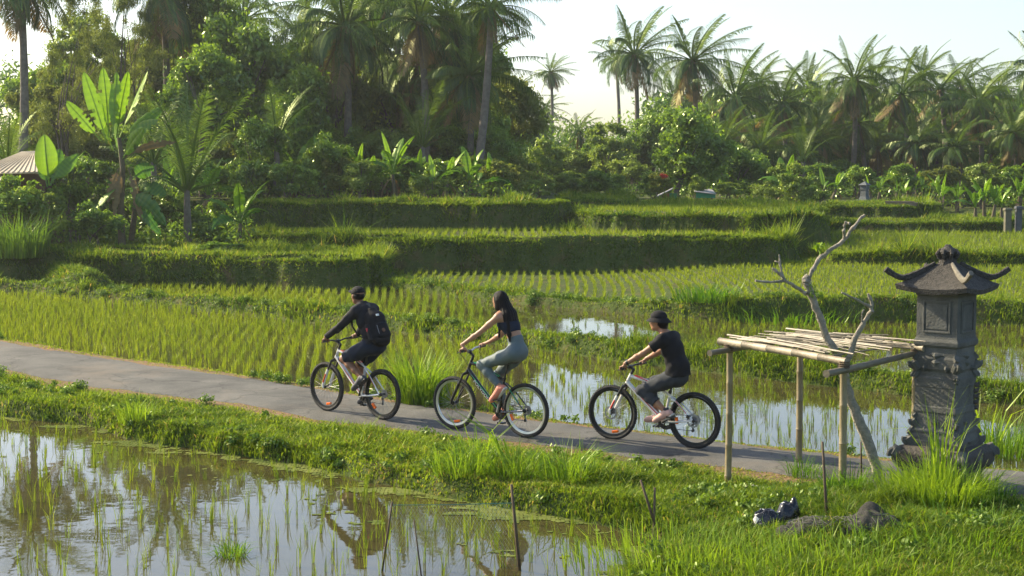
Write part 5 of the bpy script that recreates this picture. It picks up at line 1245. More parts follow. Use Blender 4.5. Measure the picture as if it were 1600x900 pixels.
a = PY(1044.5, 318, Dg)-O; b_ = PY(1055, 302, Dg)-O; MB().box(((a.x+b_.x)/2, -.2, b_.z/2), (b_.x-a.x, .85, b_.z)).build('door', solid('dark_green_door', (.03, .18, .08), .6), gh, False)
for px in (1092, 1112): a = PY(px, 318, Dg-.5)-O; MB().tube([(a.x, -.5, -.1), (a.x, -.5, (PY(px, 306, Dg)-O).z)], .04, 8).build('post', M['bark'], gh)
# grey stone pillar shrine far right, low wall, posts
Dp = 73.; g = gz(PD(1350, Dp).x, Dp); st = empty('small_stone_shrine', (PD(1350, Dp).x, Dp, g)); tag(st, 'small grey stone pillar shrine in the shade behind the upper terrace', 'shrine'); tz = PY(1350, 284, Dp).z-g; M['palestone'] = solid('pale_grey_stone', (.13, .145, .15), .9, noise=.35)
mb = MB(); sq(mb, [(.42, -.1), (.42, .12), (.30, .16), (.22, .3), (.20, tz*.6), (.24, tz*.63)]); mb.build('pillar', M['palestone'], st, False)
mb = MB(); sq(mb, [(.24, tz*.63), (.23, tz*.82), (.34, tz*.84), (.10, tz*.97), (.03, tz*1.02)]); mb.build('roof', M['palestone'], st, False)
M['brick'] = solid('weathered_block', (.26, .20, .15), .9, noise=.4, nscale=4)
wl_ = [PD(1385, 68.6), PD(1425, 68.0), PD(1440, 68.3), PD(1447, 69.6)]; mb = MB()
for i in range(3):
    a, b_ = wl_[i], wl_[i+1]; d = b_-a; an = math.atan2(d.y, d.x); ztop = PY(1430, 316+i*2, 68).z; m_ = (a+b_)/2
    mb.box((m_.x, m_.y, ztop-.33), (d.length+.1, .16, .66+i*.004), Matrix.Rotation(an, 3, 'Z'))
    mb.box((m_.x, m_.y, ztop+.02), (d.length+.12, .22, .05+i*.004), Matrix.Rotation(an, 3, 'Z'))
wo_ = mb.build('retaining_wall', M['brick'], None, False); tag(wo_, 'low brown block retaining wall at the corner of the upper terrace', 'wall')
for px, t0, w_, col, lb in ((1574, 325, .26, (.15, .14, .09), 'ochre stone post at the right edge beside the banana clump'), (1591, 322, .24, (.09, .10, .11), 'grey capped stone post at the far right edge')):
    Dq = 63.2; x = PD(px, Dq).x; g = gz(x, Dq); tz = max(.8, PY(px, t0, Dq).z-g); ps = empty('stone_post', (x, Dq, g)); tag(ps, lb, 'stone post'); mt = solid('post_stone', col, .9, noise=.4, nscale=5)
    MB().box((0, 0, tz*.45), (w_, w_, tz*.9+.1)).build('pillar', mt, ps, False, .02); MB().box((0, 0, tz*.95), (w_*1.4, w_*1.4, tz*.1), taper=.8).build('cap', mt, ps, False, .02)

hz = MB().box((0, 147, 30), (620, 306, 70)).build('haze', M['haze'], None, False); tag(hz, 'thin bright morning haze over the fields', 'haze', kind='stuff')
# ------------------------------------------------------------------ solid figures grown from rounded bones
class Vox:
    def __init__(s, lo, hi, h):
        s.lo = np.array(lo, float); s.h = h; s.n = np.ceil((np.array(hi)-s.lo)/h).astype(int)+1
        s.f = np.full(s.n, .25, np.float32)
        s.ax = [s.lo[i]+h*np.arange(s.n[i]) for i in range(3)]
    def sub(s, lo, hi):
        a = np.clip(np.floor((np.array(lo)-s.lo)/s.h).astype(int), 0, s.n-1); b = np.clip(np.ceil((np.array(hi)-s.lo)/s.h).astype(int)+1, 1, s.n)
        sl = tuple(slice(a[i], b[i]) for i in range(3))
        return sl, s.ax[0][sl[0]][:, None, None], s.ax[1][sl[1]][None, :, None], s.ax[2][sl[2]][None, None, :]
    def put(s, sl, d, k):
        f = s.f[sl]; 
        if k > 0: hh_ = np.clip(.5+.5*(f-d)/k, 0, 1); s.f[sl] = f*(1-hh_)+d*hh_-k*hh_*(1-hh_)
        else: s.f[sl] = np.minimum(f, d)
    def cap(s, a, b, ra, rb, k=.03, flat=None):
        a = np.array(a, float); b = np.array(b, float); m = max(ra, rb)+k+.04
        sl, X, Y, Z = s.sub(np.minimum(a, b)-m, np.maximum(a, b)+m); d = b-a; L2 = (d*d).sum()+1e-12
        t = np.clip(((X-a[0])*d[0]+(Y-a[1])*d[1]+(Z-a[2])*d[2])/L2, 0, 1)
        sy = 1. if flat is None else 1/flat
        r = ra+(rb-ra)*t
        dd = np.sqrt((X-a[0]-t*d[0])**2+((Y-a[1]-t*d[1])*sy)**2+(Z-a[2]-t*d[2])**2)-r
        s.put(sl, dd if flat is None else dd*min(1, flat), k); return s
    def ell(s, c, r, k=.03, rot=0., rotz=0.):
        c = np.array(c, float); m = max(r)+k+.03; sl, X, Y, Z = s.sub(c-m, c+m); X = X-c[0]; Y = Y-c[1]; Z = Z-c[2]
        if rotz: cz, sz = math.cos(rotz), math.sin(rotz); X, Y = cz*X+sz*Y, -sz*X+cz*Y
        if rot: cr_, sr = math.cos(rot), math.sin(rot); X, Z = cr_*X+sr*Z, -sr*X+cr_*Z
        q = np.sqrt((X/r[0])**2+(Y/r[1])**2+(Z/r[2])**2); g = np.sqrt((X/r[0]**2)**2+(Y/r[1]**2)**2+(Z/r[2]**2)**2)+1e-6
        s.put(sl, q*(q-1)/g, k); return s
    def chain(s, pts, rs, k=.02, flat=None):
        for i in range(len(pts)-1): s.cap(pts[i], pts[i+1], rs[i], rs[i+1], k, flat)
        return s
    def cut(s, p, n):                       # keep the side that n points away from
        n = np.array(n, float); n /= np.linalg.norm(n); X, Y, Z = s.ax[0][:, None, None], s.ax[1][None, :, None], s.ax[2][None, None, :]
        s.f = np.maximum(s.f, ((X-p[0])*n[0]+(Y-p[1])*n[1]+(Z-p[2])*n[2]).astype(np.float32)); return s
    def cutlocal(s, p, n, rad):             # the same, but only near p
        n = np.array(n, float); n /= np.linalg.norm(n); p = np.array(p, float); sl, X, Y, Z = s.sub(p-rad, p+rad)
        q = (X-p[0])*n[0]+(Y-p[1])*n[1]+(Z-p[2])*n[2]; inside = (X-p[0])**2+(Y-p[1])**2+(Z-p[2])**2 < rad*rad
        s.f[sl] = np.where(inside, np.maximum(s.f[sl], q), s.f[sl]); return s
    def folds(s, amp, fr=38., seed=0):
        X, Y, Z = s.ax[0][:, None, None], s.ax[1][None, :, None], s.ax[2][None, None, :]
        s.f = (s.f+amp*(np.sin(X*fr+3*np.sin(Z*11+seed)+seed)*np.sin(Z*fr*.7+2*np.sin(Y*14))+.6*np.sin((X+Z)*fr*1.4+Y*22+seed))).astype(np.float32); return s
    def inflate(s, r): s.f = s.f-r; return s
    def mesh(s, name):
        f = s.f.astype(float); f[0] = f[-1] = .1; f[:, 0] = f[:, -1] = .1; f[:, :, 0] = f[:, :, -1] = .1
        ins = f < 0; n = s.n; cnt = np.zeros(n-1); acc = np.zeros((*(n-1), 3))
        cn = [(a, b, c) for a in (0, 1) for b in (0, 1) for c in (0, 1)]
        V8 = {c: f[c[0]:n[0]-1+c[0], c[1]:n[1]-1+c[1], c[2]:n[2]-1+c[2]] for c in cn}
        for c in cn:
            for ax in range(3):
                if c[ax] == 0:
                    c2 = list(c); c2[ax] = 1; c2 = tuple(c2); a, b = V8[c], V8[c2]; x = (a < 0) != (b < 0)
                    if not x.any(): continue
                    t = np.where(x, a/np.where(x, a-b, 1), 0)
                    cnt += x
                    for q in range(3): acc[..., q] += np.where(x, (t if q == ax else c[q]), 0)
        act = cnt > 0; idx = -np.ones(n-1, int); idx[act] = np.arange(act.sum()); cells = np.argwhere(act)
        V = s.lo+s.h*(cells+acc[act]/cnt[act][:, None]); Q = []
        for ax in range(3):
            sh = [slice(0, n[i]) for i in range(3)]; a_ = list(sh); b_ = list(sh); a_[ax] = slice(0, n[ax]-1); b_[ax] = slice(1, n[ax])
            A_, B_ = ins[tuple(a_)], ins[tuple(b_)]; e = np.argwhere(A_ != B_); u, v = (ax+1) % 3, (ax+2) % 3
            e = e[(e[:, u] > 0) & (e[:, v] > 0) & (e[:, u] < n[u]-1) & (e[:, v] < n[v]-1)]; fl = A_[tuple(e.T)]
            def g(du, dv): q = e.copy(); q[:, u] -= du; q[:, v] -= dv; return idx[tuple(q.T)]
            q = np.stack([g(1, 1), g(0, 1), g(0, 0), g(1, 0)], -1); q[~fl] = q[~fl][:, ::-1]; Q.append(q)
        return mesh_np(name, V, None, np.concatenate(Q), smooth=True)

def cloth(name, col, rough=.85, spec=.25, noise=.25):
    m = solid(name, col, rough, noise=noise, nscale=14, bump=.25, bscale=90, spec=spec); return m
M['skin1'] = solid('tan_skin', (.25, .12, .065), .5, noise=.12, spec=.4); M['skin2'] = solid('warm_skin', (.42, .22, .13), .48, noise=.1, spec=.4); M['skin3'] = solid('light_brown_skin', (.36, .18, .10), .5, noise=.1, spec=.4)
M['black'] = cloth('black_cloth', (.012, .012, .014)); M['jacket'] = cloth('charcoal_cloth', (.022, .022, .026)); M['navy'] = cloth('dark_navy_cloth', (.014, .022, .042))
M['sage'] = cloth('grey_green_leggings', (.115, .15, .155), .6, .35, .1); M['greypants'] = cloth('charcoal_trousers', (.045, .05, .058)); M['hairm'] = solid('black_hair', (.006, .005, .005), .5, noise=.3, nscale=30, spec=.15, bump=.5, bscale=160)
M['tyre'] = solid('tyre_rubber', (.014, .014, .015), .75, bump=.6, bscale=120); M['rimb'] = solid('black_rim', (.02, .02, .022), .3, .6); M['rims'] = solid('silver_rim', (.55, .55, .56), .28, .85); M['steel'] = solid('steel', (.30, .30, .31), .5, .8)
M['bblack'] = solid('black_parts', (.015, .015, .016), .4); M['white'] = solid('white_paint', (.72, .71, .68), .25, coat=.5); M['redp'] = solid('red_paint', (.55, .035, .02), .3, coat=.4); M['blackp'] = solid('gloss_black_paint', (.012, .014, .014), .2, coat=.6); M['greenpt'] = solid('green_paint', (.02, .42, .16), .3, coat=.4)
M['orange'] = solid('orange_reflector', (.9, .16, .01), .25); M['shoeb'] = solid('black_shoe', (.025, .026, .03), .6, col2=(.10, .10, .11), nscale=14); M['pink'] = solid('pink_shoe', (.72, .24, .16), .6, noise=.15); M['palepink'] = solid('pale_pink_shoe', (.62, .36, .29), .65, noise=.12); M['sole'] = solid('pale_sole', (.62, .58, .52), .6); M['lip'] = solid('lips', (.25, .07, .05), .5); M['eye'] = solid('dark_eye', (.01, .008, .008), .3)
M['label'] = solid('white_label', (.7, .7, .7), .6); M['redcan'] = solid('red_bottle', (.5, .03, .05), .4); M['leather'] = solid('brown_leather_badge', (.16, .07, .03), .6)

def lathe_y(mb, prof, c, n=24): return mb.lathe([(r_, y) for r_, y in prof], c, n, 'Y')
RW = .335
def make_wheel(parent, x, rim, seed, rear, disc):
    wh = empty('rear_wheel' if rear else 'front_wheel', (x, 0, RW)); wh.parent = parent
    ty = MB().torus((0, 0, 0), RW-.023, .023, n=64, m=10)
    for i in range(72):                    # knobs
        a = i*2*math.pi/72; d = Vector((math.cos(a), 0, math.sin(a))); rot = Matrix((Vector((-d.z, 0, d.x)), Vector((0, 1, 0)), d)).transposed()
        for s_ in (-.014, 0, .014): ty.box(d*(RW-.002-abs(s_)*.25)+Vector((0, s_, 0)), (.011, .009, .007), rot)
    ty.build('tyre', M['tyre'], wh)
    rm = MB(); V = []; F_ = []; pr = [(RW-.048, -.012), (RW-.046, -.014), (RW-.070, -.010), (RW-.072, .010), (RW-.046, .014), (RW-.048, .012)]
    n = 64
    for i in range(n):
        a = 2*math.pi*i/n
        for r_, y in pr: V.append((r_*math.cos(a), y, r_*math.sin(a)))
        for j in range(6): F_.append((i*6+j, i*6+(j+1) % 6, ((i+1) % n)*6+(j+1) % 6, ((i+1) % n)*6+j))
    rm.add(V, F_); rm.build('rim', rim, wh)
    sp = MB()
    for i in range(32):
        a = i*2*math.pi/32+.05; s_ = 1 if i % 2 else -1; b_ = a+(.5 if (i//2) % 2 else -.5); sp.tube([(.022*math.cos(b_), s_*.026, .022*math.sin(b_)), ((RW-.07)*math.cos(a), s_*.003, (RW-.07)*math.sin(a))], .0012, 4, False)
    sp.build('spokes', M['steel'], wh)
    lathe_y(MB(), [(.008, -.062), (.008, -.045), (.026, -.04), (.026, -.034), (.014, -.03), (.014, .03), (.026, .034), (.026, .04), (.008, .045), (.008, .062)], (0, 0, 0), 14).build('hub', M['bblack'], wh)
    a = {0: -1.75, 1: 0.9}[0] if not rear else -1.15+seed*.5
    d = Vector((math.cos(a), 0, math.sin(a))); rot = Matrix((Vector((-d.z, 0, d.x)), Vector((0, 1, 0)), d)).transposed(); MB().box(d*.235, (.085, .030, .032), rot).build('reflector', M['orange'], wh, False, .006)
    if disc:
        dm = MB(); V = []; F_ = []
        for i in range(40):
            a = 2*math.pi*i/40; ro = .082+.002*math.sin(i*2.5)
            for r_, y in ((.06, .045), (ro, .045), (ro, .048), (.06, .048)): V.append((r_*math.cos(a), y, r_*math.sin(a)))
            for j in range(4): F_.append((i*4+j, i*4+(j+1) % 4, ((i+1) % 40)*4+(j+1) % 4, ((i+1) % 40)*4+j))
        dm.add(V, F_)
        for i in range(5): a = i*1.257; dm.tube([(.02*math.cos(a), .0465, .02*math.sin(a)), (.062*math.cos(a+.4), .0465, .062*math.sin(a+.4))], .004, 5)
        dm.build('brake_disc', M['steel'], wh)
    if rear:
        cs = MB()
        for i in range(7): r_ = .058-.006*i; lathe_y(cs, [(r_-.012, -.030-.0045*i), (r_, -.030-.0045*i), (r_, -.0325-.0045*i), (r_-.012, -.0325-.0045*i)], (0, 0, 0), 26)
        cs.build('cassette', M['steel'], wh)
    return wh
BIKES = {1: dict(head=(.842, .872), hb=(.905, .745), seat=.885, bar=1.005, steer=.10, main='white', acc='redp', fork='white', rim='rimb', disc=False, crank=(-.45, .89)),
         2: dict(head=(.830, .890), hb=(.890, .760), seat=.955, bar=1.045, steer=.20, main='blackp', acc='greenpt', fork='bblack', rim='rims', disc=False, crank=(-.30, .95)),
         3: dict(head=(.845, .825), hb=(.908, .705), seat=.770, bar=.925, steer=.06, main='white', acc='redp', fork='white', rim='rimb', disc=True, crank=(-.86, .50))}
sys_map = {1: ((598, 655), (510, 641)), 2: ((822, 683), (709, 669)), 3: ((1085, 700), (957, 686))}
BIKE_LABEL = {1: 'white mountain bicycle with red stripes ridden by the cyclist with the backpack', 2: 'black mountain bicycle with green stripes and silver rims ridden by the woman', 3: 'white mountain bicycle with disc brakes ridden by the cyclist in the bucket hat'}
ROOTS = {}
def text_mesh(s, size, depth):
    cu = bpy.data.curves.new('lettering', 'FONT'); cu.body = s; cu.size = size; cu.extrude = depth; cu.align_x = 'CENTER'; cu.align_y = 'CENTER'
    o_ = bpy.data.objects.new('lettering', cu); COL.objects.link(o_); dg = bpy.context.evaluated_depsgraph_get(); me = bpy.data.meshes.new_from_object(o_.evaluated_get(dg)); bpy.data.objects.remove(o_); return me
def make_bike(b):
    S = BIKES[b]; rp = P(*sys_map[b][0], .03); fp = P(*sys_map[b][1], .03); u = fp-rp; head = math.atan2(u.y, u.x)
    root = empty('bicycle', (rp.x, rp.y, .024), head); tag(root, BIKE_LABEL[b], 'bicycle', 'bicycles on the lane'); ROOTS[b] = root
    mm, ac = M[S['main']], M[S['acc']]; hx, hz = S['head']; bx_, bz = S['hb']; HT = Vector((hx, 0, hz)); HB = Vector((bx_, 0, bz)); BB = Vector((.40, 0, .285)); RA = Vector((0, 0, RW)); ST = Vector((.325, 0, .70 if b != 3 else .64))
    ax = (HT-HB).normalized(); FA = Vector((1.10, 0, RW))
    f = MB(); f.tube([HB, HT], .021, 12)
    f.tube([HT-ax*.03, HT.lerp(ST, .5)+Vector((0, 0, .012)), ST-Vector((0, 0, .03))], [.021, .018, .016], 12, flat=1.0)
    f.tube([HB+ax*.02, HB.lerp(BB, .5), BB], [.027, .026, .024], 12); f.tube([BB, ST], .0165, 12); lathe_y(f, [(.022, -.036), (.022, .036)], BB, 14)
    fr_ = f.build('frame', mm, root)
    f = MB()
    for s_ in (-1, 1):
        f.tube([BB+Vector((-.03, s_*.03, 0)), BB.lerp(RA, .45)+Vector((0, s_*.042, -.008)), RA+Vector((.01, s_*.062, 0))], [.013, .011, .010], 8)
        f.tube([ST+Vector((-.01, s_*.014, -.05)), ST.lerp(RA, .35)+Vector((0, s_*.040, 0)), RA+Vector((.0, s_*.062, .01))], [.011, .010, .009], 8)
    f.tube([BB.lerp(RA, .22)+Vector((0, -.035, 0)), BB.lerp(RA, .22)+Vector((0, .035, 0))], .008, 6); f.build('stays', mm, root)
    st = MB()                               # coloured stripes lie on the tubes
    dn = (BB-HB); nrm = Vector((dn.z, 0, -dn.x)).normalized(); nrm = nrm if nrm.z > 0 else -nrm
    for s_ in (-1, 1):
        p0 = HT.lerp(ST, .10)+Vector((0, s_*.019, .004)); p1 = HT.lerp(ST, .5)+Vector((0, s_*.0175, .016)); p2 = HT.lerp(ST, .85)+Vector((0, s_*.015, -.005)); st.tube([p0, p1, p2], .0062, 6)
        q0 = HB.lerp(BB, .12)+nrm*.017+Vector((0, s_*.021, 0)); q1 = HB.lerp(BB, .5)+nrm*.016+Vector((0, s_*.0205, 0)); st.tube([q0, q1, HB.lerp(BB, .92)+nrm*.012+Vector((0, s_*.0195, 0))], .0055, 6)
        st.tube([ST.lerp(RA, .3)+Vector((0, s_*.047, .004)), ST.lerp(RA, .75)+Vector((0, s_*.060, .005))], .0045, 5)
    st.build('stripes', ac, root)
    if b == 2:
        me = text_mesh('POLYGON', .052, .001); lo = link('lettering', me, M['label'], root); me.transform(Matrix.Scale(1.35, 4, Vector((1, 0, 0))))
        d = (BB-HB).normalized(); side = Vector((0, 1, 0)); upv = side.cross(d)
        mt = Matrix((d, upv, side)).transposed().to_4x4(); mt.translation = HB.lerp(BB, .48)+Vector((0, .028, 0))-nrm*.004; 
        if upv.z < 0: mt = mt@Matrix.Rotation(math.pi, 4, 'Z')
        mt = mt if mt.to_3x3().determinant() > 0 else mt
        lo.matrix_local = mt
    fk = empty('front_fork', (0, 0, 0)); fk.parent = root
    f = MB(); f.tube([HB-ax*.005, HB-ax*.035], .026, 10); cr_ = HB-ax*.045
    f.tube([cr_+Vector((0, -.068, 0)), cr_+Vector((0, 0, .012)), cr_+Vector((0, .068, 0))], [.018, .022, .018], 8)
    for s_ in (-1, 1): f.tube([cr_+Vector((0, s_*.066, .01)), cr_.lerp(FA, .42)+Vector((0.012, s_*.066, 0))], .0145, 9)
    f.build('crown', M['bblack'], fk)
    f = MB()
    for s_ in (-1, 1): f.tube([cr_.lerp(FA, .33)+Vector((.012, s_*.066, 0)), cr_.lerp(FA, .9)+Vector((.016, s_*.066, 0)), FA+Vector((0, s_*.064, -.01))], [.021, .019, .014], 10)
    f.tube([cr_.lerp(FA, .33)+Vector((.012, -.066, 0)), cr_.lerp(FA, .28)+Vector((.045, 0, .0)), cr_.lerp(FA, .33)+Vector((.012, .066, 0))], .012, 8); f.build('lowers', M[S['fork']], fk)
    if S['fork'] == 'white':
        f = MB()
        for s_ in (-1, 1): f.tube([cr_.lerp(FA, .5)+Vector((.013, s_*.076, 0)), cr_.lerp(FA, .82)+Vector((.015, s_*.076, 0))], .014, 8)
        f.build('fork_decal', M['redp'], fk)
    fw = make_wheel(root, 1.10, M[S['rim']], b, False, S['disc']); rw = make_wheel(root, 0, M[S['rim']], b*.7, True, S['disc'])
    # steering set: stem, bar, grips, levers
    stp = HT+ax*.075; bar = empty('handlebar', stp); bar.parent = root; bar.rotation_euler = (0, 0, S['steer']); by = S['bar']-stp.z
    f = MB(); f.tube([HT-stp, ax*-.0], .018, 10); f.tube([ax*-.01, Vector((.055, 0, by*.55))], [.017, .019], 10); f.tube([Vector((.055, -.022, by*.55)), Vector((.055, .022, by*.55))], .024, 10); f.build('stem', M['bblack'], bar)
    f = MB(); pts = [(.01, y_, by*q) for y_, q in ()] ; 
    side_pts = [(.055, 0., by*.55), (.052, .05, by*.6), (.040, .13, by*.92), (.020, .22, by*1.0), (-.004, .335, by*1.0)]
    f.tube([(x_, -y_, z_) for x_, y_, z_ in side_pts[::-1]]+side_pts[1:], [.011]*4+[.014]+[.011]*4, 10); f.build('bar', M['rims'] if b == 2 else M['bblack'], bar)
    for s_ in (-1, 1):
        MB().tube([(.018, s_*.225, by), (-.004, s_*.338, by)], [.0165, .0165], 12).build('grip', M['bblack'], bar)
        f = MB(); f.tube([(.024, s_*.20, by-.004), (.055, s_*.195, by-.012)], .012, 8); f.tube([(.055, s_*.19, by-.012), (.078, s_*.24, by-.018), (.068, s_*.31, by-.028)], [.008, .006, .005], 6); f.build('brake_lever', M['bblack'], bar)
    f = MB()
    for s_ in (-1, 1): f.tube([(.06, s_*.19, by-.012), (.13, s_*.12, by-.05), (.12, s_*.02, by-.14), (.06, s_*.01, by-.24)], .0035, 5)
    f.build('cables', M['bblack'], bar)
    # saddle and post
    sz_ = S['seat']; f = MB(); su = Vector((-.29, 0, 1)).normalized(); t_ = (sz_-.05-ST.z)/su.z; SP_ = ST+su*t_; f.tube([ST-su*.05, SP_], .0135, 10); f.tube([ST-su*.012, ST+su*.022], .021, 10); f.build('seat_post', M['bblack'], root)
    v = Vox((SP_.x-.2, -.11, sz_-.09), (SP_.x+.22, .11, sz_+.05), .007); v.cap((SP_.x-.09, .0, sz_-.018), (SP_.x+.02, 0, sz_-.025), .060, .036, .02, 1.1); v.cap((SP_.x-.10, .045, sz_-.012), (SP_.x-.05, .02, sz_-.02), .032, .03, .02); v.cap((SP_.x-.10, -.045, sz_-.012), (SP_.x-.05, -.02, sz_-.02), .032, .03, .02); v.cap((SP_.x+.02, 0, sz_-.022), (SP_.x+.155, 0, sz_-.024), .034, .016, .02); v.cut((0, 0, sz_-.048), (0, 0, -1)); 
    sd_ = link('saddle', v.mesh('saddle'), M['bblack'], root); f = MB()
    for s_ in (-1, 1): f.tube([(SP_.x-.09, s_*.03, sz_-.045), (SP_.x-.03, s_*.022, sz_-.065), (SP_.x+.06, s_*.02, sz_-.06), (SP_.x+.12, s_*.005, sz_-.035)], .004, 6)
    f.build('saddle_rails', M['steel'], sd_)
    # crankset, pedals
    cx_, cz_ = S['crank']; q = math.hypot(cx_, cz_); cd = Vector((cx_/q, 0, cz_/q))*.17
    ck = empty('crankset', BB); ck.parent = root; f = MB()
    for y_, r_ in ((-.044, .088), (-.050, .072), (-.038, .102)):
        V = []; F_ = []
        for i in range(64):
            a = 2*math.pi*i/64; ro = r_+(.004 if i % 2 else 0)
            for rr2, yy in ((r_-.018, y_), (ro, y_), (ro, y_-.002), (r_-.018, y_-.002)): V.append((rr2*math.cos(a), yy, rr2*math.sin(a)))
            for j in range(4): F_.append((i*4+j, i*4+(j+1) % 4, ((i+1) % 64)*4+(j+1) % 4, ((i+1) % 64)*4+j))
        f.add(V, F_)
    for i in range(4): a = i*math.pi/2+.4; f.tube([(.02*math.cos(a), -.045, .02*math.sin(a)), (.082*math.cos(a), -.045, .082*math.sin(a))], .008, 6)
    f.build('chainring', M['bblack'], ck)
    for s_ in (-1, 1):
        d = cd*s_; MB().tube([(0, s_*.048, 0), (d.x*.5, s_*.058, d.z*.5), (d.x, s_*.064, d.z)], [.016, .013, .012], 8).build('crank_arm', M['bblack'] if b != 2 else M['steel'], ck)
        pe = MB(); pe.box((d.x, s_*.115, d.z), (.085, .085, .014)); pe.box((d.x+.036, s_*.115, d.z), (.012, .088, .022)); pe.box((d.x-.036, s_*.115, d.z), (.012, .088, .022)); pe.tube([(d.x, s_*.06, d.z), (d.x, s_*.155, d.z)], .007, 6); pe.build('pedal', M['bblack'], ck, False, .003)
    f = MB()                                # chain and derailleur on the far (drive) side
    f.tube([(BB.x, -.044, BB.z+.09), (RA.x, -.044, RA.z+.045)], .0045, 5); f.tube([(BB.x, -.044, BB.z-.09), (.055, -.044, .20), (.02, -.044, .195), (.05, -.044, .27), (0.02, -.044, .29)], .0045, 5); f.build('chain', M['steel'], root)
    f = MB(); f.tube([(.01, -.05, .325), (.035, -.06, .285), (.05, -.052, .265), (.045, -.05, .20)], [.012, .014, .012, .010], 7); lathe_y(f, [(.018, -.048), (.018, -.040)], (.045, 0, .20), 12); lathe_y(f, [(.018, -.048), (.018, -.040)], (.05, 0, .265), 12); f.build('derailleur', M['bblack'], root)
    if S['disc']:
        MB().box((1.075, .062, RW+.05), (.045, .03, .05), Matrix.Rotation(.6, 3, 'Y')).build('brake_caliper', M['bblack'], root, False, .006); MB().box((.055, .064, RW+.045), (.045, .03, .04), Matrix.Rotation(-.5, 3, 'Y')).build('brake_caliper', M['bblack'], root, False, .006)
    return root
for b in (1, 2, 3): make_bike(b)

def arr(*v): return np.array(v, float)
def hand(v, grip, wrist, s, sc_=1.):
    """palm over the grip, four fingers of unequal length hooked round its front, thumb under from the inside"""
    g = arr(*grip); w_ = arr(*wrist); pal = g+arr(-.012, 0, .026); v.cap(w_, pal, .023*sc_, .024*sc_, .02); v.cap(pal+arr(0, -.026, 0), pal+arr(0, .026, 0), .019*sc_, .017*sc_, .012)
    for i, (off, ln) in enumerate(((-.030, .92), (-.010, 1.05), (.010, 1.0), (.030, .8))):
        y_ = -off*s
        p0 = g+arr(.004, y_, .027); p1 = g+arr(.030*ln, y_, .018); p2 = g+arr(.036*ln, y_, -.006); p3 = g+arr(.020, y_*.95, -.022)
        v.chain([p0, p1, p2, p3], [.0105*sc_, .0098*sc_, .0092*sc_, .008*sc_], .004)
    t0 = pal+arr(-.012, -s*.028, -.006); v.chain([t0, g+arr(-.008, -s*.046, -.010), g+arr(.014, -s*.046, -.022)], [.012*sc_, .011*sc_, .009*sc_], .006)
def head_sdf(v, c, yaw, s=1., pitch=0.):
    cy, sy = math.cos(yaw), math.sin(yaw); cp, sp_ = math.cos(pitch), math.sin(pitch)
    def T_(x, y, z): x, z = x*cp-z*sp_, x*sp_+z*cp; return (c[0]+s*(x*cy-y*sy), c[1]+s*(x*sy+y*cy), c[2]+s*z)
    v.ell(T_(-.012, 0, .030), (.098*s, .076*s, .090*s), .02, rotz=yaw); v.ell(T_(.018, 0, -.018), (.070*s, .062*s, .085*s), .03, rotz=yaw)
    v.ell(T_(.050, 0, -.078), (.032*s, .030*s, .026*s), .03, rotz=yaw); v.cap(T_(-.02, .045, -.045), T_(.05, .018, -.082), .020*s, .016*s, .025); v.cap(T_(-.02, -.045, -.045), T_(.05, -.018, -.082), .020*s, .016*s, .025)
    v.cap(T_(.076, 0, .014), T_(.100, 0, -.022), .009*s, .0125*s, .014); v.cap(T_(.092, .011, -.026), T_(.092, -.011, -.026), .008*s, .008*s, .006); v.cap(T_(.073, .03, .022), T_(.073, -.03, .022), .012*s, .012*s, .012)
    v.ell(T_(.050, .032, -.020), (.022*s, .020*s, .020*s), .02); v.ell(T_(.050, -.032, -.020), (.022*s, .020*s, .020*s), .02)
    v.cap(T_(.082, .016, -.050), T_(.082, -.016, -.050), .010*s, .010*s, .008)
    for q in (1, -1): v.cap(T_(-.014, q*.074, .012), T_(-.008, q*.073, -.022), .014*s, .009*s, .008); v.cap(T_(-.022, q*.080, .016), T_(-.020, q*.079, -.004), .007*s, .006*s, .004)
    return T_
def face_bits(T_, s, parent, lipc='lip'):
    for q in (1, -1):
        m_ = MB(); cc = T_(.079, q*.031, .006); m_.lathe([(.001, -.006), (.007, -.004), (.009, 0), (.007, .004), (.001, .006)], cc, 10); m_.build('eye', M['eye'], parent)
        MB().tube([T_(.085, q*.016, .027), T_(.086, q*.030, .032), T_(.076, q*.046, .026)], [.0035, .004, .002], 6).build('eyebrow', M['hairm'], parent)
    MB().tube([T_(.085, .019, -.052), T_(.093, .008, -.050), T_(.095, 0, -.051), T_(.093, -.008, -.050), T_(.085, -.019, -.052)], [.003, .0055, .006, .0055, .003], 7).build('lips', M[lipc], parent)

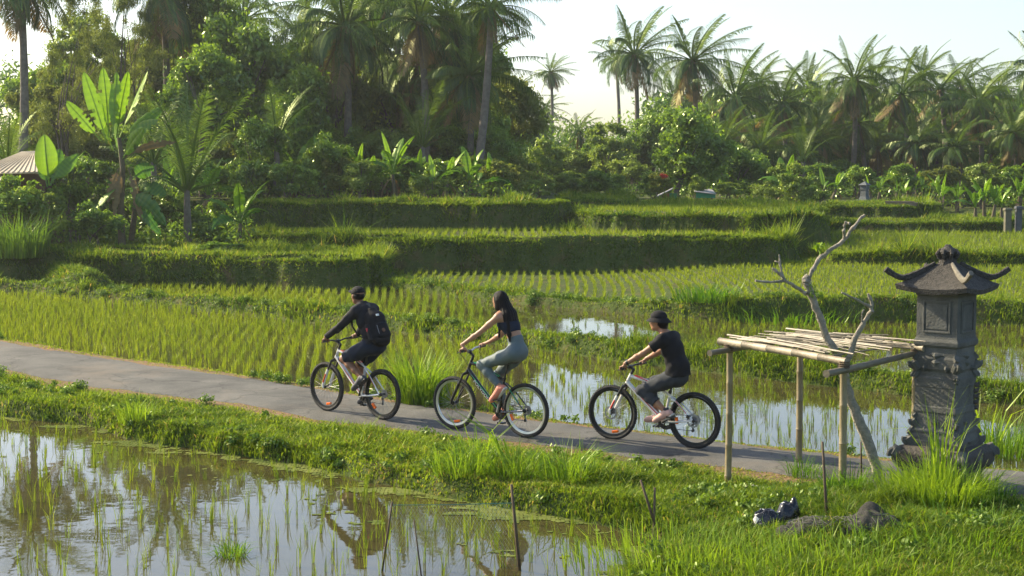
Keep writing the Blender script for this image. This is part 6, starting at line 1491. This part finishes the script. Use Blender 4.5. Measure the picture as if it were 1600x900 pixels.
RID = {
 1: dict(head=(.468, 0, 1.600), yaw=-.25, pitch=.02, neck=(.370, 0, 1.475), hs=1.0, sh=(.325, .180, 1.415), sh2=(.345, -.180, 1.415), el=(.520, .262, 1.215), el2=(.600, -.275, 1.200), wr=(.775, .290, 1.060), wr2=(.790, -.285, 1.055), pel=(.165, 0, .985), hip=(.175, .088, .955), kn=(.615, .120, .765), an=(.275, .115, .545), toe=(.425, .120, .385), kn2=(.560, -.110, .680), an2=(.420, -.110, .265), toe2=(.565, -.115, .165), w=1.0),
 2: dict(head=(.402, 0, 1.665), yaw=-.12, pitch=.02, neck=(.335, 0, 1.545), hs=.93, sh=(.325, .150, 1.470), sh2=(.340, -.150, 1.465), el=(.560, .215, 1.270), el2=(.535, -.225, 1.215), wr=(.775, .270, 1.118), wr2=(.765, -.272, 1.100), pel=(.135, 0, 1.060), hip=(.145, .085, 1.030), kn=(.600, .105, .865), an=(.310, .110, .610), toe=(.435, .115, .440), kn2=(.515, -.105, .715), an2=(.405, -.110, .285), toe2=(.550, -.115, .170), w=.86),
 3: dict(head=(.492, .0, 1.472), yaw=.16, pitch=-.02, neck=(.385, 0, 1.340), hs=.97, sh=(.350, .175, 1.275), sh2=(.365, -.175, 1.275), el=(.575, .250, 1.105), el2=(.590, -.260, 1.090), wr=(.770, .290, .985), wr2=(.785, -.285, .985), pel=(.235, 0, .850), hip=(.245, .088, .825), kn=(.640, .120, .655), an=(.315, .115, .425), toe=(.455, .120, .315), kn2=(.680, -.110, .700), an2=(.545, -.110, .315), toe2=(.690, -.115, .265), w=.95),
}
SKIN = {1: 'skin1', 2: 'skin2', 3: 'skin3'}
def grips(b):
    bar = [c for c in ROOTS[b].children if c.name.startswith('handlebar')][0]; S = BIKES[b]; by = S['bar']-bar.location.z; out = []
    for s_ in (1, -1):
        p = Matrix.Rotation(S['steer'], 3, 'Z')@Vector((.008, s_*.282, by))+bar.location; out.append(tuple(p))
    return out
def torso(v, R_, inf=0., lower=True, female=False):
    w = R_['w']; pel, nk = arr(*R_['pel']), arr(*R_['neck']); sh, sh2 = arr(*R_['sh']), arr(*R_['sh2'])
    sp1 = pel+(nk-pel)*.30+arr(-.035, 0, 0); sp2 = pel+(nk-pel)*.62+arr(-.030, 0, 0); sp3 = pel+(nk-pel)*.86+arr(-.01, 0, 0)
    if lower: v.ell(pel+arr(0, 0, -.01), (.125*w+inf, .165*(1.02 if female else w)+inf, .125+inf), .05)
    v.ell(sp1, (.100*w+inf, .138*w*(.86 if female else 1)+inf, .125+inf), .05, -.3); v.ell(sp2, (.112*w+inf, .160*w*(.93 if female else 1)+inf, .145+inf), .05, -.35); v.ell(sp3, (.095*w+inf, .160*w+inf, .095+inf), .05, -.3)
    v.cap((sh+sh2)/2+arr(0, .05, .0), sh+arr(0, -.015, 0), .070*w+inf, .062*w+inf, .04); v.cap((sh+sh2)/2+arr(0, -.05, .0), sh2+arr(0, .015, 0), .070*w+inf, .062*w+inf, .04)
    v.cap(nk+arr(0, .02, -.01), sh+arr(0, -.03, .02), .045*w+inf, .045*w+inf, .04); v.cap(nk+arr(0, -.02, -.01), sh2+arr(0, .03, .02), .045*w+inf, .045*w+inf, .04)
    if female:
        for q in (1, -1): v.ell(sp2+arr(.085, q*.062, .02), (.058+inf, .056+inf, .060+inf), .03)
def arm(v, sh, el, wr, w, inf=0., frm=0., to=1.):
    sh, el, wr = arr(*sh), arr(*el), arr(*wr); pts = [sh, sh+(el-sh)*.45, el, el+(wr-el)*.3, wr]; rs = [.052*w, .046*w, .036*w, .039*w, .024*w]; v.chain(pts, [r+inf for r in rs], .02)
def leg(v, hip, kn, an, w, inf=0.):
    hip, kn, an = arr(*hip), arr(*kn), arr(*an); d = kn-hip; sd = an-kn; back = arr(-1, 0, -.4)*.012
    v.chain([hip, hip+d*.35, hip+d*.75, kn], [.092*w+inf, .084*w+inf, .062*w+inf, .053*w+inf], .03); v.cap(kn+arr(.006, 0, .002), kn+sd*.06, .052*w+inf, .050*w+inf, .02)
    v.chain([kn, kn+sd*.3+back, kn+sd*.6+back*.5, an], [.050*w+inf, .056*w+inf, .043*w+inf, .033*w+inf], .025)
def foot(v, an, toe, inf=0., k=.015):
    an, toe = arr(*an), arr(*toe); d = toe-an; d /= np.linalg.norm(d); heel = an-d*.045+arr(-.01, 0, -.045)
    v.cap(an, heel, .032+inf, .030+inf, k); v.cap(heel, toe-d*.03, .030+inf, .030+inf, k, 1.25); v.cap(an+d*.03, toe, .030+inf, .022+inf, k, 1.4)
def shoe(name, an, toe, mat, parent, s):
    an, toe = arr(*an), arr(*toe); d = toe-an; d /= np.linalg.norm(d); heel = an-d*.045+arr(-.01, 0, -.045); lo = np.minimum(an, toe)-.13; hi = np.maximum(an, toe)+.13
    v = Vox(lo, hi, .007); v.cap(an+arr(0, 0, .004), heel, .040, .036, .02); v.cap(heel, toe, .037, .032, .02, 1.2); v.cap(an+d*.03, toe-d*.02, .038, .030, .025, 1.2); v.cap(toe-d*.03, toe+d*.012, .033, .026, .01, 1.3)
    n_ = np.cross(d, arr(0, 1, 0)); n_ = n_ if n_[2] < 0 else -n_; base = heel+n_*.030; v.cut(base, n_)
    u_ = (an-heel); u_ /= np.linalg.norm(u_); v.cutlocal(an+arr(0, 0, .028), arr(.1, 0, 1), .06)
    sh_ = link(name, v.mesh(name), mat, parent)
    v = Vox(lo, hi, .007); v.cap(heel-d*.01+n_*.018, toe+d*.014+n_*.012, .040, .035, .01, 1.12); v.cut(base+n_*.012, n_); v.cut(base-n_*.006, -n_); link('sole', v.mesh('sole'), M['sole'] if s else M['bblack'], sh_)
    mb = MB(); 
    for i in range(4): c = an+d*(.035+.018*i)-n_*(.022-.003*i)+arr(0, 0, 0); mb.tube([c+arr(0, -.018, 0), c-n_*.012, c+arr(0, .018, 0)], .0028, 5)
    mb.build('laces', M['label'] if s else M['bblack'], sh_)
def make_rider(b, label):
    R_ = RID[b]; w = R_['w']; bk = ROOTS[b]; root = empty('person', bk.location.copy(), bk.rotation_euler.z); tag(root, label, 'person', 'cyclists on the lane')
    gl, gr_ = grips(b); v = Vox((-.15, -.42, .03), (1.0, .42, 1.86), .008)
    torso(v, R_, female=(b == 2)); v.cap(arr(*R_['neck'])+arr(-.01, 0, -.03), arr(*R_['head'])+arr(-.03, 0, -.07), .054*R_['hs'], .050*R_['hs'], .03); T_ = head_sdf(v, R_['head'], R_['yaw'], R_['hs'], R_['pitch'])
    for a in (('sh', 'el', 'wr', gl, 1), ('sh2', 'el2', 'wr2', gr_, -1)): arm(v, R_[a[0]], R_[a[1]], R_[a[2]], w); hand(v, a[3], R_[a[2]], a[4], .95 if b != 2 else .86)
    h2 = arr(*R_['hip'])*arr(1, -1, 1); lw = .95 if b == 2 else 1.0*w
    leg(v, R_['hip'], R_['kn'], R_['an'], lw); leg(v, h2, R_['kn2'], R_['an2'], lw); foot(v, R_['an'], R_['toe']); foot(v, R_['an2'], R_['toe2'])
    link('body', v.mesh('body'), M[SKIN[b]], root); face_bits(T_, R_['hs'], root)
    big = ((-.2, -.45, .03), (1.0, .45, 1.86), .009)
    pel, kn, kn2, nk = arr(*R_['pel']), arr(*R_['kn']), arr(*R_['kn2']), arr(*R_['neck'])
    waist = pel+(nk-pel)*.18; spn = (nk-pel)/np.linalg.norm(nk-pel)
    if b == 1:
        v = Vox(*big); torso(v, R_, .020); 
        for a in (('sh', 'el', 'wr'), ('sh2', 'el2', 'wr2')): arm(v, R_[a[0]], R_[a[1]], R_[a[2]], w, .014); v.cutlocal(arr(*R_[a[2]])-0.012*np.sign(arr(1, 0, 0)), arr(*R_[a[2]])-arr(*R_[a[1]]), .09)
        v.cap(nk+arr(-.02, 0, -.005), nk+arr(.01, 0, .055), .074, .064, .02); v.cut(nk+arr(.02, 0, .055), (.3, 0, 1)); v.cut(pel+arr(0, 0, -.005), -spn+arr(.35, 0, 0)); v.folds(.0035, 40); link('jacket', v.mesh('jacket'), M['jacket'], root)
        v = Vox((nk[0]-.2, -.15, nk[2]-.1), (nk[0]+.15, .15, nk[2]+.12), .008); v.chain([nk+arr(-.055, .07, .005), nk+arr(-.085, 0, .0), nk+arr(-.055, -.07, .005)], [.03, .042, .03], .02); v.folds(.003, 60); link('hood', v.mesh('hood'), cloth('grey_hood', (.10, .10, .085)), root)
        v = Vox(*big); v.ell(pel+arr(0, 0, -.015), (.140, .178, .125), .05)
        for hp, k_, a_ in ((arr(*R_['hip']), kn, arr(*R_['an'])), (h2, kn2, arr(*R_['an2']))):
            v.chain([hp, hp+(k_-hp)*.5, hp+(k_-hp)*.98], [.112, .102, .084], .03)
        for hp, k_ in ((arr(*R_['hip']), kn), (h2, kn2)): v.cutlocal(hp+(k_-hp)*.90, k_-hp, .115)
        v.cut(waist+arr(0, 0, .03), spn); v.folds(.003, 34, 2); link('shorts', v.mesh('shorts'), M['navy'], root)
        for a_, t_ in (('an', 'toe'), ('an2', 'toe2')): shoe('shoe', R_[a_], R_[t_], M['shoeb'], root, False)
        v = Vox(arr(*R_['head'])-.2, arr(*R_['head'])+.22, .007); v.ell(T_(-.014, 0, .050), (.112, .090, .088), .01, rotz=R_['yaw']); v.cut(T_(0, 0, .036), (-.18, 0, -1)); cp = link('cap', v.mesh('cap'), M['black'], root)
        v = Vox(arr(*R_['head'])-.2, arr(*R_['head'])+.24, .006); v.ell(T_(.105, 0, .050), (.085, .072, .016), .01, .18, R_['yaw']); link('cap_brim', v.mesh('cap_brim'), M['black'], cp); MB().lathe([(.001, .006), (.008, .003), (.009, 0)], T_(-.014, 0, .136), 8).build('button', M['black'], cp)
        v = Vox(arr(*R_['head'])-.2, arr(*R_['head'])+.2, .007); v.ell(T_(-.035, 0, .012), (.082, .080, .062), .01, rotz=R_['yaw']); v.cut(T_(-.012, 0, 0), (1, 0, .2)); link('hair', v.mesh('hair'), M['hairm'], root)
    if b == 2:
        v = Vox(*big); torso(v, R_, .009, female=True); sp2 = pel+(nk-pel)*.62; v.cut(pel+(nk-pel)*.44, -spn); v.cut(pel+(nk-pel)*.74+arr(-.04, 0, 0), spn+arr(-.25, 0, 0)); link('sports_top', v.mesh('sports_top'), M['navy'], root)
        tp_ = pel+(nk-pel)*.74; sh = arr(*R_['sh'])
        for q in (1, -1): MB().tube([tp_+arr(-.115, q*.07, -.01), nk+arr(-.085, q*.085, -.045), nk+arr(-.02, q*.09, -.008), nk+arr(.05, q*.08, -.05), tp_+arr(.10, q*.07, .02)], .009, 8, flat=.5).build('strap', M['navy'], root)
        v = Vox(*big); torso(v, R_, .006, female=True); leg(v, R_['hip'], R_['kn'], R_['an'], lw, .007); leg(v, h2, R_['kn2'], R_['an2'], lw, .007)
        for a_, k_ in (('an', kn), ('an2', kn2)): p = arr(*R_[a_]); v.cutlocal(p-(p-k_)*.10, p-k_, .08)
        v.cut(pel+(nk-pel)*.33, spn); v.folds(.0010, 45); link('leggings', v.mesh('leggings'), M['sage'], root)
        for a_, t_ in (('an', 'toe'), ('an2', 'toe2')): shoe('shoe', R_[a_], R_[t_], M['pink'], root, True)
        H_ = arr(*R_['head']); v = Vox((-.02, -.24, 1.05), (.62, .24, 1.84), .007)
        v.ell(T_(-.018, 0, .036), (.099, .084, .092), .02, rotz=R_['yaw']); v.cap(T_(-.055, 0, .00), (.262, 0, 1.50), .074, .080, .03, 1.25); v.cap((.262, 0, 1.50), (.205, .0, 1.36), .082, .070, .03, 1.6); v.cap((.205, 0, 1.36), (.165, .015, 1.19), .068, .028, .03, 1.7)
        v.chain([(.21, .09, 1.40), (.175, .11, 1.27), (.165, .115, 1.19)], [.035, .028, .010], .02); v.cap(T_(-.03, .055, .03), T_(-.035, .070, -.09), .035, .035, .03); v.cap(T_(-.03, -.055, .03), T_(-.035, -.070, -.09), .035, .035, .03)
        v.chain([T_(-.02, -.07, -.05), (.42, -.115, 1.48), (.465, -.10, 1.32), (.475, -.095, 1.20)], [.026, .030, .022, .010], .02)
        sl, X, Y, Z = v.sub(v.lo, v.lo+v.h*v.n); cut_ = T_(.045, 0, 0); yw = R_['yaw']; q = (X-H_[0])*math.cos(yw)+(Y-H_[1])*math.sin(yw)-.028-.25*np.clip(Z-H_[2]-.02, 0, .1); head_zone = (Z > H_[2]-.11)
        v.f = np.where(head_zone & (Z < H_[2]+.075), np.maximum(v.f, q), v.f).astype(np.float32); v.f = (v.f+.0030*np.sin(np.arctan2(Y-.0, X-.40)*34+Z*6)).astype(np.float32); link('hair', v.mesh('hair'), M['hairm'], root)
    if b == 3:
        v = Vox(*big); torso(v, R_, .022)
        for a in (('sh', 'el', 'wr'), ('sh2', 'el2', 'wr2')): s0, e0 = arr(*R_[a[0]]), arr(*R_[a[1]]); v.chain([s0, s0+(e0-s0)*.62], [.070, .062], .03); v.cutlocal(s0+(e0-s0)*.52, e0-s0, .085)
        v.cap(pel+arr(-.02, 0, .10), pel+arr(-.01, 0, -.01), .130, .138, .05, 1.25); v.cut(nk+arr(.0, 0, .012), spn); v.cut(pel+arr(0, 0, .0), arr(-.05, 0, -1)); v.folds(.0035, 34, 1); link('t_shirt', v.mesh('t_shirt'), M['black'], root)
        v = Vox(*big); torso(v, R_, .010); leg(v, R_['hip'], R_['kn'], R_['an'], lw, .016); leg(v, h2, R_['kn2'], R_['an2'], lw, .016)
        for a_, k_ in (('an', kn), ('an2', kn2)): p = arr(*R_[a_]); v.cutlocal(k_+(p-k_)*.58, p-k_, .11)
        for a_, k_ in (('an', kn), ('an2', kn2)): p = arr(*R_[a_]); v.cutlocal(k_+(p-k_)*.80, p-k_, .12)
        v.cut(waist+arr(0, 0, .04), spn); v.folds(.0028, 40, 3); link('cropped_trousers', v.mesh('cropped_trousers'), M['greypants'], root)
        for a_, t_ in (('an', 'toe'), ('an2', 'toe2')): shoe('shoe', R_[a_], R_[t_], M['palepink'], root, True)
        for a_ in ('an', 'an2'): p = arr(*R_[a_]); v = Vox(p-.09, p+.12, .007); v.cap(p+arr(.0, 0, .0), p+arr(.012, 0, .045), .039, .038, .01); v.cut(p+arr(.01, 0, .045), (.2, 0, 1)); link('sock', v.mesh('sock'), M['greypants'], root)
        v = Vox(arr(*R_['head'])-.22, arr(*R_['head'])+.24, .007); v.ell(T_(-.012, 0, .060), (.104, .086, .080), .01, rotz=R_['yaw']); v.cut(T_(0, 0, .045), (-.05, 0, -1)); ht = link('bucket_hat', v.mesh('bucket_hat'), M['black'], root)
        mb = MB(); V = []; F_ = []; n = 40
        for i in range(n):
            a = 2*math.pi*i/n
            for r1, r2, z in ((.098, .082, .060), (.158, .128, .010+.010*math.cos(a)), (.160, .130, .003+.010*math.cos(a)), (.096, .080, .050)): V.append(T_(-.012+r1*math.cos(a), r2*math.sin(a), z))
            for j in range(4): F_.append((i*4+j, i*4+(j+1) % 4, ((i+1) % n)*4+(j+1) % 4, ((i+1) % n)*4+j))
        mb.add(V, F_); mb.build('hat_brim', M['black'], ht)
        v = Vox(arr(*R_['head'])-.24, arr(*R_['head'])+.2, .007); v.ell(T_(-.042, 0, .0), (.084, .080, .075), .01, rotz=R_['yaw']); v.cap(T_(-.06, 0, -.03), T_(-.085, 0, -.15), .06, .03, .03); v.cut(T_(-.018, 0, 0), (1, 0, .1)); link('hair', v.mesh('hair'), M['hairm'], root)
        wv = arr(*R_['wr'])+(arr(*R_['el'])-arr(*R_['wr']))*.12; d = Vector(arr(*R_['el'])-arr(*R_['wr'])).normalized()
        wt = MB().tube([Vector(wv)-d*.013, Vector(wv)+d*.013], .031, 16).build('watch', M['bblack'], root); MB().box(Vector(wv)+Vector((.01, .0, .031)), (.032, .034, .012)).build('watch_face', M['bblack'], wt, False, .003)
    return root
make_rider(1, 'cyclist in black cap, charcoal jacket and navy shorts carrying a backpack, riding in front')
make_rider(2, 'woman with very long black hair in sports top and grey green leggings riding a bicycle')
make_rider(3, 'cyclist in black bucket hat, black t-shirt and cropped trousers, riding last')
# backpack
bp = empty('backpack', ROOTS[1].location.copy(), ROOTS[1].rotation_euler.z); tag(bp, 'black backpack with side pocket and small white label on the leading cyclist', 'backpack')
lean_ = math.atan2(.2, .49); A_ = arr(math.sin(lean_), 0, math.cos(lean_)); Nn = arr(math.cos(lean_), 0, -math.sin(lean_)); C0 = arr(.105, 0, 1.235)
v = Vox((-.15, -.3, .88), (.45, .3, 1.62), .009); v.cap(C0-A_*.13, C0+A_*.10, .112, .100, .02, 1.55); v.cap(C0+A_*.10, C0+A_*.20+Nn*.02, .098, .062, .03, 1.4); v.cap(C0-A_*.20-Nn*.02, C0-A_*.10, .095, .105, .03, 1.5); v.folds(.003, 30, 5); link('bag_body', v.mesh('bag_body'), M['black'], bp)
v = Vox((-.2, -.3, .88), (.45, .3, 1.5), .009); v.cap(C0-Nn*.085-A_*.16, C0-Nn*.080-A_*.02, .050, .045, .02, 2.4); link('front_pocket', v.mesh('front_pocket'), M['black'], bp)
v = Vox((-.2, .05, .88), (.45, .32, 1.5), .008); v.cap(C0+arr(0, .150, 0)-A_*.17, C0+arr(.0, .155, 0)+A_*.02, .040, .036, .01); v.cut(C0+A_*.03, A_); link('side_pocket', v.mesh('side_pocket'), M['jacket'], bp)
MB().tube([Vector(C0+arr(.005, .160, 0)-A_*.12), Vector(C0+arr(.0, .172, 0)-A_*.02)], [.026, .024], 10).build('red_bottle', M['redcan'], bp)
Rm = Matrix((Vector(-Nn), Vector((0, 1, 0)), Vector(A_))).transposed(); 
MB().box(Vector(C0-Nn*.118+arr(0, .045, 0)+A_*.115), (.012, .045, .026), Rm).build('white_tag', M['label'], bp, False)
MB().tube([Vector(C0-Nn*.132+arr(0, .03, 0)-A_*.10), Vector(C0-Nn*.142+arr(0, .03, 0)-A_*.10)], .026, 14).build('badge', M['leather'], bp)
MB().tube([Vector(C0-Nn*.110+arr(0, .095, 0)-A_*.14), Vector(C0-Nn*.112+arr(0, .10, 0)-A_*.02)], .004, 5).build('zip', M['steel'], bp)
for q in (1, -1):
    s0 = arr(*RID[1]['sh']); MB().tube([Vector(p) for p in (C0+A_*.20+arr(.03, q*.07, 0), arr(.31, q*.105, 1.505), arr(.40, q*.12, 1.455), arr(.445, q*.135, 1.36), arr(.40, q*.160, 1.22), arr(.28, q*.165, 1.10), C0-A_*.20+arr(.03, q*.12, 0))], .021, 8, flat=.4).build('shoulder_strap', M['black'], bp)
MB().tube([Vector(C0+A_*.25+Nn*.04+arr(0, -.03, 0)), Vector(C0+A_*.30+Nn*.04), Vector(C0+A_*.25+Nn*.04+arr(0, .03, 0))], .007, 6).build('haul_loop', M['black'], bp)
